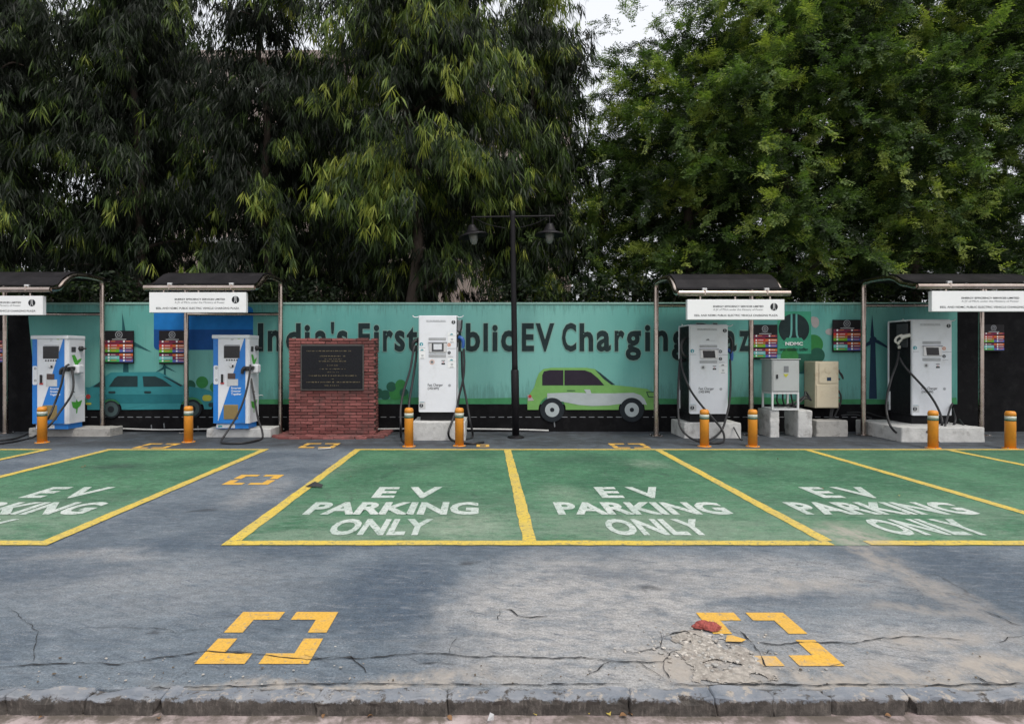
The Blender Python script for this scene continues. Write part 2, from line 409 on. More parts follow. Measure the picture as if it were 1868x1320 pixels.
def make_mural():
    m, nt, b = new_mat('teal_mural_paint')
    tc = nt.node('ShaderNodeTexCoord').outputs['Object']
    x, y, z = nt.sep(tc)
    c = nt.mix(nt.ramp(nt.noise(tc, .45, 4, .5), .35, .65), (.085, .305, .278), (.145, .385, .350))
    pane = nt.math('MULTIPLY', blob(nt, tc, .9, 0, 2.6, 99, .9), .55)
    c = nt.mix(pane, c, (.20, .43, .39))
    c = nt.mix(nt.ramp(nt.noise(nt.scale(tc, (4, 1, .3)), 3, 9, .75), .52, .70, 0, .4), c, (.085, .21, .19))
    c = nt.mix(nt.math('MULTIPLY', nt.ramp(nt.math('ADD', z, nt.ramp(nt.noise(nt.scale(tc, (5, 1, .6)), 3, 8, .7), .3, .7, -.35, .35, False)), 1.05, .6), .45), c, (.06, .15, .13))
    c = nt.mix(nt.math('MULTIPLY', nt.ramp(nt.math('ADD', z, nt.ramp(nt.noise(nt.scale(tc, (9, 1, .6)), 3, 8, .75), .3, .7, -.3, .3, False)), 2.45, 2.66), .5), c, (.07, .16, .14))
    c = nt.mix(nt.ramp(nt.noise(tc, 9, 7, .7), .58, .75, 0, .25), c, (.30, .45, .40))
    nt.l.new(c, b.inputs['Base Color']); b.inputs['Roughness'].default_value = .7; b.inputs['Specular IOR Level'].default_value = .3
    bn = nt.node('ShaderNodeBump'); bn.inputs['Strength'].default_value = .15; bn.inputs['Distance'].default_value = .01
    nt.l.new(nt.noise(tc, 30, 5, .6), bn.inputs['Height']); nt.l.new(bn.outputs[0], b.inputs['Normal'])
    return m
def make_steel():
    m, nt, b = new_mat('brushed_steel_tube')
    tc = nt.node('ShaderNodeTexCoord').outputs['Object']
    c = nt.mix(nt.ramp(nt.noise(tc, 3, 6, .7), .35, .7), (.50, .43, .38), (.36, .29, .25))
    nt.l.new(c, b.inputs['Base Color']); b.inputs['Metallic']  .default_value = 1.0
    nt.l.new(nt.ramp(nt.noise(tc, 4, 4, .7), .3, .7, .2, .3), b.inputs['Roughness'])
    return m
def make_brick():
    m, nt, b = new_mat('red_brick')
    tc = nt.node('ShaderNodeTexCoord').outputs['Object']
    isl = nt.node('ShaderNodeNewGeometry').outputs['Random Per Island']
    c = nt.mix(isl, (.130, .036, .034), (.270, .092, .085))
    c = nt.mix(nt.ramp(nt.noise(tc, 30, 7, .7), .45, .72, 0, .6), c, (.125, .05, .042))
    c = nt.mix(nt.ramp(nt.noise(tc, 3.0, 6, .65), .45, .65, 0, .65), c, (.085, .045, .042))
    c = nt.mix(nt.ramp(nt.noise(tc, 12, 8, .75), .62, .72, 0, .45), c, (.36, .24, .21))
    nt.l.new(c, b.inputs['Base Color']); b.inputs['Roughness'].default_value = .9
    bn = nt.node('ShaderNodeBump'); bn.inputs['Strength'].default_value = .7; bn.inputs['Distance'].default_value = .008
    nt.l.new(nt.noise(tc, 60, 7, .7), bn.inputs['Height']); nt.l.new(bn.outputs[0], b.inputs['Normal'])
    return m
def make_leaf(name, ramp_cols, trans=.35):
    m, nt, b = new_mat(name)
    at = nt.node('ShaderNodeAttribute', attribute_name='tone').outputs['Fac']
    r = nt.node('ShaderNodeValToRGB')
    el = r.color_ramp.elements
    el[0].position = ramp_cols[0][0]; el[0].color = (*ramp_cols[0][1], 1)
    el[1].position = ramp_cols[-1][0]; el[1].color = (*ramp_cols[-1][1], 1)
    for q, c in ramp_cols[1:-1]:
        e = el.new(q); e.color = (*c, 1)
    nt.l.new(at, r.inputs[0])
    nt.l.new(r.outputs[0], b.inputs['Base Color']); b.inputs['Roughness'].default_value = .55; b.inputs['Specular IOR Level'].default_value = .3
    tr = nt.node('ShaderNodeBsdfTranslucent')
    nt.l.new(nt.mix(1.0, r.outputs[0], (1.5, 1.7, .7), 'MULTIPLY'), tr.inputs[0])
    ms = nt.node('ShaderNodeMixShader'); ms.inputs[0].default_value = trans
    nt.l.new(b.outputs[0], ms.inputs[1]); nt.l.new(tr.outputs[0], ms.inputs[2])
    nt.l.new(ms.outputs[0], nt.n['Material Output'].inputs[0])
    return m
M = {}
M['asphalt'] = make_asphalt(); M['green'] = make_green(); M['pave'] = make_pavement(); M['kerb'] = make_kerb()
M['yellow'] = make_line('yellow_line_paint', (.64, .47, .075), (.55, .42, .11), (.16, .165, .13), .595)
M['orange_line'] = make_line('amber_marking_paint', (.68, .385, .055), (.60, .36, .075), (.22, .22, .20), .625)
M['white_line'] = make_line('white_lettering_paint', (.56, .60, .57), (.42, .49, .45), (.11, .19, .13), .60)
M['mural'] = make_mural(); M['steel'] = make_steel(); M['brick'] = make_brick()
M['soil'] = mat('dry_soil', (.11, .085, .06), .95, var=.3, scale=2, bump=.5)
M['crack'] = mat('crack_shadow_tar', (.018, .018, .019), .95)
M['black_wall'] = mat('black_wall_paint', (.008, .008, .009), .8, var=.4, scale=3, dirt=(.03, .03, .03), dirt_amt=.4, dscale=5, bump=.3, spec=.08)
M['letter_dark'] = mat('mural_letter_paint', (.018, .032, .034), .6, var=.2, spec=.12)
M['letter_edge'] = mat('mural_letter_edge', (.22, .36, .32), .7, spec=.12)
M['strip_green'] = mat('mural_grass_strip', (.055, .23, .10), .7, var=.2, spec=.12)
M['sign_blue'] = mat('mural_bright_blue', (.015, .16, .46), .65, var=.12, spec=.12)
M['sign_navy'] = mat('mural_deep_blue', (.012, .07, .24), .65, var=.12, spec=.12)
M['turbine'] = mat('mural_turbine_teal', (.02, .085, .095), .7, spec=.12)
M['turbine_navy'] = mat('mural_turbine_navy', (.022, .045, .085), .7, spec=.12)
M['car_teal'] = mat('mural_car_teal', (.04, .225, .25), .65, var=.1, spec=.12)
M['car_teal_dark'] = mat('mural_car_band', (.022, .15, .175), .65, var=.1, spec=.12)
M['car_glass'] = mat('mural_car_glass', (.022, .045, .05), .6, spec=.12)
M['car_glass_plum'] = mat('mural_car_glass_plum', (.028, .022, .034), .6, spec=.12)
M['car_green'] = mat('mural_car_green', (.165, .355, .105), .65, var=.1, spec=.12)
M['car_grey'] = mat('mural_car_flank_grey', (.38, .43, .44), .65, var=.08, spec=.12)
M['tyre'] = mat('mural_tyre', (.02, .025, .03), .7, spec=.12)
M['tyre_hub'] = mat('mural_hub_dark', (.06, .09, .095), .7, spec=.12)
M['lamp_red'] = mat('mural_tail_red', (.4, .05, .045), .6, spec=.12)
M['lamp_yel'] = mat('mural_lamp_yellow', (.42, .42, .06), .6, spec=.12)
M['bush_a'] = mat('mural_bush_green', (.04, .20, .06), .7, var=.15, spec=.12)
M['bush_b'] = mat('mural_bush_dark', (.025, .10, .07), .7, var=.15, spec=.12)
M['cloud'] = mat('mural_cloud_pink', (.36, .33, .33), .7, spec=.12)
M['emblem_green'] = mat('mural_emblem_panel', (.05, .27, .17), .65, spec=.12)
M['white'] = mat('white_powder_coat', (.70, .72, .76), .38, var=.035, scale=4, dirt=(.40, .39, .37), dirt_amt=.4, dscale=2.2)
M['white_warm'] = mat('offwhite_cabinet_paint', (.60, .61, .62), .42, var=.04, dirt=(.38, .36, .33), dirt_amt=.35, dscale=2.5)
M['blue'] = mat('blue_cabinet_film', (.012, .175, .56), .38, var=.07, scale=4, dirt=(.05, .2, .5), dirt_amt=.3)
M['black'] = mat('black_rubber', (.016, .016, .018), .5, var=.25, scale=20)
M['black_panel'] = mat('black_cabinet_side', (.013, .013, .015), .45, var=.25, spec=.12)
M['dark_grey'] = mat('dark_grey_plastic', (.05, .052, .058), .45)
M['grey'] = mat('mid_grey_plastic', (.24, .25, .27), .5)
M['light_grey'] = mat('light_grey_plastic', (.52, .53, .54), .45)
M['silver'] = mat('silver_bezel', (.60, .60, .60), .35, metal=.4)
M['screen'] = mat('dark_display_glass', (.012, .013, .015), .12, var=.1)
M['screen_lit'] = mat('pale_display', (.62, .64, .68), .25, var=.05)
M['green_art'] = mat('green_leaf_print', (.07, .36, .04), .5, var=.15)
M['lime_art'] = mat('lime_logo_print', (.32, .50, .10), .5)
M['bronze'] = mat('bronze_filter_grille', (.30, .22, .09), .55, metal=.3, var=.25, scale=50, stretch=(1, 1, 8))
M['brown'] = mat('brown_reader_face', (.075, .045, .04), .4)
M['red'] = mat('red_plastic', (.5, .05, .05), .45)
M['orange_stick'] = mat('orange_sticker', (.62, .20, .06), .5)
M['teal_stick'] = mat('teal_sticker', (.05, .28, .33), .5)
M['blue_plug'] = mat('blue_plug_plastic', (.02, .09, .32), .4)
M['white_plug'] = mat('white_plug_plastic', (.62, .60, .55), .4)
M['sign_white'] = mat('white_sign_acrylic', (.76, .77, .78), .4, var=.03, scale=3, dirt=(.55, .55, .54), dirt_amt=.2, dscale=2)
M['ink'] = mat('black_print', (.022, .024, .028), .5, spec=.12)
M['ink_grey'] = mat('grey_print', (.16, .17, .18), .5)
M['roof'] = mat('smoked_roof_sheet', (.016, .015, .017), .55, var=.3, scale=2, dirt=(.04, .036, .036), dirt_amt=.35, dscale=4, spec=.12)
M['concrete'] = mat('whitewashed_concrete', (.50, .50, .49), .85, var=.18, scale=5, bump=.5, bscale=40, dirt=(.16, .15, .14), dirt_amt=.75, dscale=4.5)
M['concrete_dirty'] = mat('stained_concrete', (.36, .35, .33), .88, var=.25, scale=6, bump=.6, bscale=40, dirt=(.09, .085, .08), dirt_amt=.85, dscale=6)
M['mortar'] = mat('dark_mortar', (.07, .045, .04), .95, bump=.5)
M['plaque'] = mat('black_granite', (.014, .015, .018), .22, var=.3, scale=40, spec=.12)
M['plaque_frame'] = mat('plaque_edge_stone', (.06, .055, .052), .5)
M['gold'] = mat('gold_engraving', (.16, .13, .07), .5)
M['bollard'] = mat('orange_bollard_paint', (.66, .25, .022), .42, var=.1, scale=8, dirt=(.30, .12, .03), dirt_amt=.6, dscale=5)
M['band_white'] = mat('reflective_white_band', (.46, .49, .43), .4, dirt=(.3, .3, .26), dirt_amt=.5)
M['band_green'] = mat('dark_green_band', (.02, .09, .06), .45)
M['lamp_black'] = mat('black_lamp_paint', (.010, .009, .011), .5, var=.2, spec=.2)
M['lamp_glass'] = mat('frosted_lamp_glass', (.16, .17, .16), .2)
M['cab_grey'] = mat('grey_cabinet_paint', (.40, .42, .42), .42, var=.05, dirt=(.24, .23, .21), dirt_amt=.4, dscale=3)
M['cab_cream'] = mat('cream_cabinet_paint', (.56, .49, .36), .55, var=.08, dirt=(.30, .19, .10), dirt_amt=.65, dscale=3.2)
M['pipe'] = mat('grey_white_pvc', (.50, .50, .49), .5, dirt=(.2, .19, .17), dirt_amt=.5)
M['bark'] = mat('dark_tree_bark', (.060, .046, .037), .95, var=.35, scale=10, bump=.9, bscale=18, stretch=(1, 1, .25))
M['b_black'] = mat('price_board_black', (.016, .015, .017), .4, spec=.12)
for k, c in dict(maroon=(.17, .025, .06), redrow=(.50, .04, .03), orangerow=(.55, .13, .04), greenrow=(.13, .42, .03), bluerow=(.09, .13, .42), aqua=(.16, .50, .50), violet=(.14, .06, .22), grn2=(.06, .40, .12), brownrow=(.40, .17, .05)).items():
    M['b_'+k] = mat('price_row_'+k, c, .5, var=.05, spec=.2)
M['cream_wall'] = mat('pale_plaster', (.36, .30, .275), .9, var=.12, scale=1.2, dirt=(.25, .2, .18), dirt_amt=.4, dscale=.8)
M['win'] = mat('dark_window_glass', (.03, .035, .04), .12)
M['rubble'] = mat('broken_screed', (.35, .32, .285), .95, var=.45, scale=30, bump=.9, bscale=90, dirt=(.16, .13, .11), dirt_amt=.85, dscale=14)
M['stone'] = mat('pale_gravel', (.45, .42, .38), .95, var=.4, scale=12)
M['red_cloth'] = mat('faded_red_cloth', (.27, .06, .05), .9, var=.7, scale=40, stretch=(6, 1, 1))
M['dry_leaf'] = mat('dry_brown_leaf', (.20, .105, .045), .8, var=.3, scale=20)
M['yel_leaf'] = mat('yellowed_leaf', (.40, .31, .06), .7, var=.2, scale=20)
M['scrap_black'] = mat('black_plastic_scrap', (.014, .014, .015), .4)
M['scrap_white'] = mat('white_paper_scrap', (.6, .6, .58), .8)
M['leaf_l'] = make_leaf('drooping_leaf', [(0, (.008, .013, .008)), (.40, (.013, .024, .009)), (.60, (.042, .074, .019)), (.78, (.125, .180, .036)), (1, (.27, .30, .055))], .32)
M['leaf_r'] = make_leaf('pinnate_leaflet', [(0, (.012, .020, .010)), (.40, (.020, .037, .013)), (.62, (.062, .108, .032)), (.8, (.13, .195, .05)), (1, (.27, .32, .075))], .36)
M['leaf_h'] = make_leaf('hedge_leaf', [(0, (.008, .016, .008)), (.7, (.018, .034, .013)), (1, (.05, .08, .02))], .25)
# ================================================================ SETTING
WY = 12.05                                         # face of the boundary wall
def sheet(name, x0, x1, y0, y1, z, m, n=1):
    b = MB(); b.flat([(x0, y0), (x1, y0), (x1, y1), (x0, y1)], z, m)
    return struct(b.build(name))
sheet('ground', -400, 400, -400, 400, -.086, M['soil'])
sheet('road', -60, 60, -30, 2.70, -.074, M['pave'])
lot = MB()
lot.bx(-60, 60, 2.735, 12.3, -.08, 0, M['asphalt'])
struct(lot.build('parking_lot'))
# kerb: one row of short stones with joints
k = MB(); x = -8.0
while x < 9.0:
    w = random.uniform(.33, .40) if random.random() < .4 else random.uniform(.55, .9)
    if 1.03 < x < 1.33: w = .26
    dz = random.uniform(-.003, .003); dy = random.uniform(-.004, .004)
    k.rough_box(x, x+w, 2.655+dy, 2.742, -.10, .004+dz, M['kerb'], n=.02, amp=.014, bev=.006)
    x += w + random.uniform(0, .002)
struct(k.build('kerb'))

# green bays (sheets), lines and lettering
LX = [-9.85, -7.17, -6.25, -3.575, -2.152, .377, 2.855, 5.32, 7.64, 10.1]
YF, YB = 4.80, 9.76
g = MB()
for a, b in ((-9.85, -7.17), (-6.25, -3.575), (-2.152, 10.1)):
    g.flat([(a, YF), (b, YF), (b, YB), (a, YB)], .004, M['green'])
struct(g.build('parking_bay'))
LW = .115
ln = MB()
def bar(b, x0, y0, x1, y1, z, m, w0, jag=.006, steps=40):
    """a painted strip with slightly uneven edges"""
    d = Vector((x1-x0, y1-y0)); L = d.length; d /= L; nrm = Vector((-d.y, d.x))
    n = max(2, int(L*steps/5)); lo = []; hi = []
    for i in range(n+1):
        p = Vector((x0, y0)) + d*L*i/n
        lo.append(p - nrm*(w0/2+random.uniform(-jag, jag))); hi.append(p + nrm*(w0/2+random.uniform(-jag, jag)))
    vs = [(p.x, p.y, z) for p in lo] + [(p.x, p.y, z) for p in hi]
    fs = [(i, i+1, n+1+i+1, n+1+i) for i in range(n)]
    b.add(vs, fs, m)
for xx in LX:
    s = 1 if xx in (-9.85, -6.25, -2.152) else (-1 if xx in (-7.17, -3.575, 10.1) else 0)
    bar(ln, xx+s*LW/2, YF+LW, xx+s*LW/2, YB-LW*.9, .008, M['yellow'], LW)
for a, b in ((-9.85, -7.17), (-6.25, -3.575), (-2.152, 2.86), (3.16, 10.1)):
    bar(ln, a, YF+LW/2, b, YF+LW/2, .008, M['yellow'], LW)
for a, b in ((-9.85, -7.17), (-6.25, -3.575), (-2.152, 10.1)):
    bar(ln, a, YB-LW/2, b, YB-LW/2, .008, M['yellow'], LW*.9)
struct(ln.build('bay_line'))
def letter_word(b, word, xc, y0, h, w, bold, sp=1.0):
    b.text(word, xc, y0, .008, M['white_line'], w=w, h=h, bold=bold, wall=False, align='C', spacing=sp)
tx = MB()
for xc in (-4.78, -.90, 1.60, 4.02):
    j = random.uniform(-.03, .03)
    letter_word(tx, 'E V', xc+j+.04, 6.42, .48, .74, .034)
    letter_word(tx, 'PARKING', xc-.02, 5.75, .43, 1.72, .040)
    letter_word(tx, 'ONLY', xc-.04-j, 5.09, .45, .90, .036)
struct(tx.build('painted_lettering'))
# broken corner squares painted on the tarmac
sq = MB()
def corner_square(x0, x1, y0, y1, w, gap=.035, skip=()):
    z = .004; xm, ym = (x0+x1)/2, (y0+y1)/2; m = M['orange_line']
    for cx_, sx, cy_, sy, tagc in ((x0, 1, y0, 1, 'bl'), (x1, -1, y0, 1, 'br'), (x1, -1, y1, -1, 'tr'), (x0, 1, y1, -1, 'tl')):
        if tagc in skip: continue
        gx = xm - sx*gap; gy = ym - sy*gap
        sq.flat([(cx_, cy_), (gx, cy_), (gx, cy_+sy*w), (cx_+sx*w, cy_+sy*w), (cx_+sx*w, gy), (cx_, gy)], z, m)
corner_square(-1.46, -.885, 2.955, 3.555, .105)
corner_square(1.275, 1.80, 2.935, 3.545, .105, skip=('bl',))
sq.flat([(1.335, 2.935), (1.50, 2.935), (1.50, 3.03), (1.40, 3.035), (1.325, 2.99)], .004, M['orange_line'])
sq.flat([(1.30, 3.17), (1.335, 3.24), (1.36, 3.245), (1.42, 3.19), (1.385, 3.165)], .0125, M['orange_line'])
corner_square(-3.165, -2.61, 7.07, 7.66, .10)
corner_square(-5.93, -5.36, 9.86, 10.40, .09)
corner_square(-3.15, -2.55, 9.90, 10.42, .09)
corner_square(2.18, 2.80, 9.86, 10.40, .09)
corner_square(-.14, .08, 10.0, 10.28, .06, gap=.0)
struct(sq.build('corner_marking'))
# cracks as they run across the tarmac
ck = MB()
def crack(px, w=.006, z=.0065, branch=0):
    pts = [G_(a, b, z) for a, b in px]; out = []
    for i in range(len(pts)-1):
        a, b = pts[i], pts[i+1]; n = max(2, int((b-a).length/.035))
        for q in range(n):
            p = a.lerp(b, q/n); e = .008 if q else .0
            out.append(p + Vector((random.uniform(-e, e), random.uniform(-e, e), 0)))
    out.append(pts[-1]); n = len(out); vs = []
    for i, p in enumerate(out):
        d = (out[min(i+1, n-1)]-out[max(i-1, 0)]).normalized(); nr = Vector((-d.y, d.x, 0))
        ww = w*.72*random.uniform(.2, 1.6)*min(1, .25+min(i, n-1-i)*.4)
        vs += [p-nr*ww/2, p+nr*ww/2]
    ck.add(vs, [(2*i, 2*i+2, 2*i+3, 2*i+1) for i in range(n-1)], M['crack'])
crack([(0, 1215), (60, 1210), (150, 1207), (215, 1211), (270, 1202), (300, 1197), (380, 1186), (460, 1190), (560, 1202), (610, 1196), (650, 1200), (740, 1193), (800, 1190), (870, 1197), (925, 1196), (1020, 1199), (1060, 1197), (1100, 1203), (1140, 1206), (1210, 1206), (1222, 1190), (1236, 1185)], .010)
crack([(145, 1144), (230, 1143), (300, 1146), (318, 1152), (360, 1147)], .005)
crack([(480, 1142), (530, 1148)], .005)
crack([(410, 1185), (430, 1190), (465, 1192)], .010)
crack([(555, 1193), (590, 1203), (640, 1196), (655, 1210), (668, 1226)], .010)
crack([(740, 1197), (765, 1208), (800, 1207), (835, 1211)], .008)
crack([(820, 1191), (826, 1170), (835, 1160)], .004)
crack([(910, 1110), (932, 1111), (945, 1122), (970, 1125), (1003, 1122)], .011)
crack([(912, 1110), (909, 1130), (930, 1131), (940, 1125)], .005)
crack([(1068, 1233), (1090, 1222), (1102, 1209), (1120, 1206)], .009)
crack([(1130, 1183), (1155, 1190), (1180, 1184), (1205, 1178), (1208, 1165), (1204, 1150)], .007)
crack([(1222, 1190), (1208, 1182), (1205, 1178)], .006)
crack([(1212, 1206), (1212, 1222), (1222, 1236)], .010)
crack([(1160, 1203), (1190, 1222), (1210, 1236)], .005)
crack([(1209, 1160), (1230, 1153), (1250, 1150), (1268, 1156), (1282, 1162)], .012)
crack([(1330, 1141), (1350, 1150), (1368, 1168), (1395, 1172), (1425, 1175), (1470, 1170), (1515, 1170), (1555, 1173), (1600, 1164), (1660, 1160), (1720, 1163), (1765, 1167)], .010)
crack([(1425, 1175), (1445, 1182), (1455, 1189)], .005)
crack([(1368, 1168), (1385, 1187), (1400, 1190), (1408, 1184)], .008)
crack([(1385, 1187), (1392, 1203), (1398, 1215), (1440, 1225)], .009)
crack([(1622, 1171), (1640, 1175), (1676, 1180)], .008)
crack([(1560, 1190), (1590, 1187), (1620, 1192)], .005)
crack([(1795, 1113), (1820, 1122), (1845, 1135), (1868, 1143)], .010)
crack([(1815, 1170), (1832, 1168), (1838, 1161), (1868, 1158)], .008)
crack([(1720, 1080), (1750, 1084), (1760, 1088)], .006)
crack([(1515, 1213), (1545, 1205)], .010)
crack([(1230, 1247), (1300, 1249), (1360, 1246), (1480, 1249), (1560, 1247), (1700, 1249), (1868, 1245)], .012)
crack([(260, 1254), (400, 1251), (480, 1249), (560, 1245), (700, 1246), (880, 1248), (1040, 1247), (1140, 1246)], .009)
crack([(1780, 1232), (1800, 1243), (1830, 1247)], .016)
crack([(120, 840), (300, 838)], .004); crack([(1180, 840), (1240, 860)], .006)
crack([(20, 1110), (70, 1150), (60, 1205)], .004)
struct(ck.build('tarmac_crack'))

# broken screed where the paint has lifted
bp = MB()
out = [(1232, 1160), (1246, 1153), (1275, 1152), (1296, 1160), (1320, 1163), (1330, 1172), (1352, 1180), (1366, 1186), (1378, 1200), (1392, 1213), (1400, 1224), (1420, 1234), (1395, 1244), (1340, 1246), (1290, 1247), (1262, 1243), (1268, 1226), (1256, 1212), (1246, 1198), (1240, 1184), (1244, 1174), (1228, 1168)]
oc = [G_(a, b) for a, b in out]
def inside(x, y, poly):
    c = False; n = len(poly)
    for i in range(n):
        a, b = poly[i], poly[(i+1) % n]
        if (a.y > y) != (b.y > y) and x < (b.x-a.x)*(y-a.y)/(b.y-a.y)+a.x: c = not c
    return c
NX, NY = 110, 90
x0, x1 = min(p.x for p in oc)-.03, max(p.x for p in oc)+.03; y0, y1 = min(p.y for p in oc)-.03, max(p.y for p in oc)+.03
idx = {}; vs = []; fs = []
def seg_dist(v, p, q):
    a = Vector((p.x, p.y)); d = Vector((q.x, q.y))-a
    return (v-a-d*max(0, min(1, (v-a).dot(d)/max(1e-9, d.length_squared)))).length
def hgt(x, y):
    v = Vector((x, y)); e = min(seg_dist(v, p, q) for p, q in zip(oc, oc[1:]+oc[:1]))
    n = mnoise.noise(Vector((x*22, y*22, 1)))*.5 + mnoise.noise(Vector((x*60, y*60, 4)))*.3 + .4
    return .0045 + max(0, n)*.011*min(1, e/.10)
for j in range(NY):
    for i in range(NX):
        x = x0+(x1-x0)*(i+.5)/NX; y = y0+(y1-y0)*(j+.5)/NY
        wx = x+mnoise.noise(Vector((x*18, y*18, 9)))*.035+mnoise.noise(Vector((x*60, y*60, 9)))*.015; wy = y+mnoise.noise(Vector((x*18, y*18, 3)))*.035+mnoise.noise(Vector((x*60, y*60, 3)))*.015
        if inside(wx, wy, oc) and mnoise.noise(Vector((x*9, y*9, 20))) > -.34:
            ids = []
            for di, dj in ((0, 0), (1, 0), (1, 1), (0, 1)):
                kk = (i+di, j+dj)
                if kk not in idx:
                    xx = x0+(x1-x0)*kk[0]/NX; yy = y0+(y1-y0)*kk[1]/NY
                    idx[kk] = len(vs); vs.append((xx, yy, hgt(xx, yy)))
                ids.append(idx[kk])
            fs.append(tuple(ids))
bp.add(vs, fs, M['rubble'], True)
struct(bp.build('broken_tarmac'))
# loose gravel around it: nobody could count it
gv = MB()
def pebble(b, x, y, z, r, m):
    bm = bmesh.new(); bmesh.ops.create_icosphere(bm, subdivisions=1, radius=r)
    s = Vector((random.uniform(.7, 1.5), random.uniform(.7, 1.3), random.uniform(.4, .8)))
    bm.verts.index_update()
    vs = [Vector((v.co.x*s.x, v.co.y*s.y, v.co.z*s.z))*random.uniform(.75, 1.2)+Vector((x, y, z+r*.3)) for v in bm.verts]
    b.add(vs, [[v.index for v in f.verts] for f in bm.faces], m); bm.free()
for _ in range(520):
    x = random.gauss(1.16, .17); y = random.gauss(3.08, .15)
    if y < 2.78 or y > 3.5: continue
    zz = hgt(x, y) if inside(x, y, oc) else .004
    if not inside(x, y, oc) and random.random() < .55: continue
    pebble(gv, x, y, zz-.002, random.choice((.003, .004, .005, .007, .010))*random.uniform(.7, 1.3), random.choice((M['stone'], M['stone'], M['rubble'], M['concrete_dirty'])))
for _ in range(420):
    x = random.uniform(-2.2, 3.4); y = random.choice((random.gauss(2.80, .05), random.gauss(2.56, .05), random.gauss(2.92, .1)))
    if 2.61 < y < 2.745: continue
    pebble(gv, x, y, .007 if y > 2.7 else -.081, random.choice((.002, .003, .004, .006))*random.uniform(.7, 1.3), random.choice((M['stone'], M['rubble'], M['concrete_dirty'], M['soil'])))
o = gv.build('gravel'); o['kind'] = 'stuff'

# ================================================================ BOUNDARY WALL WITH ITS MURAL
def wx(px): return (px-CX)*WY/F
def wz(py): return H-(py-CY)*WY/F
wall = thing('boundary_wall', 'long black boundary wall painted with a teal mural of cars and big lettering', 'wall', (0, WY, 0))
b = MB(); b.bx(-40, 40, .0, .22, -.09, 2.60, M['black_wall']); b.build('masonry', wall)
b = MB(); b.bx(wx(54), wx(1746), -.02, .24, 2.60, 2.645, M['letter_edge'], .008)
b.bx(-40, wx(54)-.01, -.02, .24, 2.60, 2.64, M['black_wall'], .008); b.bx(wx(1746)+.01, 40, -.02, .24, 2.60, 2.64, M['black_wall'], .008); b.build('coping', wall)
def wp(pts): return [(wx(a), wz(c)) for a, c in pts]
L = -.004
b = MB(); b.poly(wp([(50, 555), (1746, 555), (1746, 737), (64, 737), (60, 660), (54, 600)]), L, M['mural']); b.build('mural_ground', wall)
b = MB()
pts = [(64, 736)]
top = []
for i in range(0, 169):
    xx = 64+i*10
    top.append((xx, 727+2.2*math.sin(xx*.013)+1.5*math.sin(xx*.031)))
b.poly(wp([(64, 736.5)]+top+[(1746, 736.5)]), 2*L, M['strip_green']); b.build('painted_grass', wall)
b = MB()
for i in range(0, 92):
    xx = 150+i*16.5
    if xx < 1560: b.rect(wx(xx), wx(xx+10.5), wz(760.9), wz(759.8), L, M['grey'])
for (px, py) in ((275, 775), (298, 772), (360, 777), (830, 768), (1010, 770)):
    b.poly(wp([(px, py), (px+2, py-1), (px+3, py+8), (px+1, py+9)]), L, M['ink_grey'])
b.build('painted_road_dashes', wall)
# big slogan
b = MB()
_nv, _ = text_geo('x', .030); XH = max(p[1] for p in _nv)+.030
def slogan(letters):
    """letters of the slogan, each with its own span along the wall"""
    for ch, xa, xb in letters:
        v0, f0 = text_geo(ch, .030)
        a = min(p[0] for p in v0); w = max(p[0] for p in v0)-a
        sx = (wx(xb)-wx(xa))/w; sz = (51*WY/F)/(CAPH+.06)
        if ch in 'anrscuzg': sz *= .73*(CAPH+.06)/XH
        for off, m, y in ((.050, M['letter_edge'], 3*L), (.030, M['letter_dark'], 4*L)):
            vs, fs = text_geo(ch, off)
            b.add([(wx(xa)+(p[0]-a)*sx, y, wz(640.5)+(p[1]+.030)*sz) for p in vs], fs, m)
    b.cut()
slogan([('I', 471, 481), ('n', 489, 513), ('d', 522, 549), ('i', 556, 566), ('a', 575, 598), ("'", 604, 610), ('s', 615, 635)])
slogan([('F', 654, 675), ('i', 682, 692), ('r', 699, 717), ('s', 720, 739), ('t', 742, 762)])
slogan([('P', 780, 807), ('u', 815, 841), ('b', 850, 876), ('l', 882, 890), ('i', 898, 908), ('c', 914, 937)])
slogan([('E', 952, 974), ('V', 977, 1011)])
slogan([('C', 1025, 1051), ('h', 1057, 1082), ('a', 1088, 1114), ('r', 1121, 1139), ('g', 1141, 1169), ('i', 1176, 1186), ('n', 1193, 1218), ('g', 1225, 1253)])
slogan([('P', 1270, 1294), ('l', 1300, 1308), ('a', 1317, 1343), ('z', 1348, 1367), ('a', 1372, 1396)])
b.build_each('lettering', wall)
# blue painted sign and soft shapes
b = MB()
def rrect(x0, x1, y0, y1, r, corners='lr'):
    pts = []
    for cx_, cy_, a0 in ((x1-r, y0+r, -90), (x1-r, y1-r, 0), (x0+r, y1-r, 90), (x0+r, y0+r, 180)):
        for q in range(5):
            a = R(a0+q*22.5); pts.append((cx_+r*math.cos(a), cy_+r*math.sin(a)))
    return pts
b.poly(wp(rrect(281, 462, 559, 638, 8)), 2*L, M['sign_blue'])
b.poly(wp([(281.5, 601), (461.5, 601)]+[p for p in rrect(281.5, 461.5, 559, 637.5, 8) if p[1] > 601]), 3*L, M['sign_navy']) if False else None
lo = [(461.5, 601)] + [(453.5+8*math.cos(R(a)), 629.5+8*math.sin(R(a))) for a in (0, 22, 45, 67, 90)] + [(289.5+8*math.cos(R(a)), 629.5+8*math.sin(R(a))) for a in (90, 112, 135, 157, 180)] + [(281.5, 601)]
b.poly(wp(lo), 3*L, M['sign_navy'])
b.build('painted_blue_panel', wall)
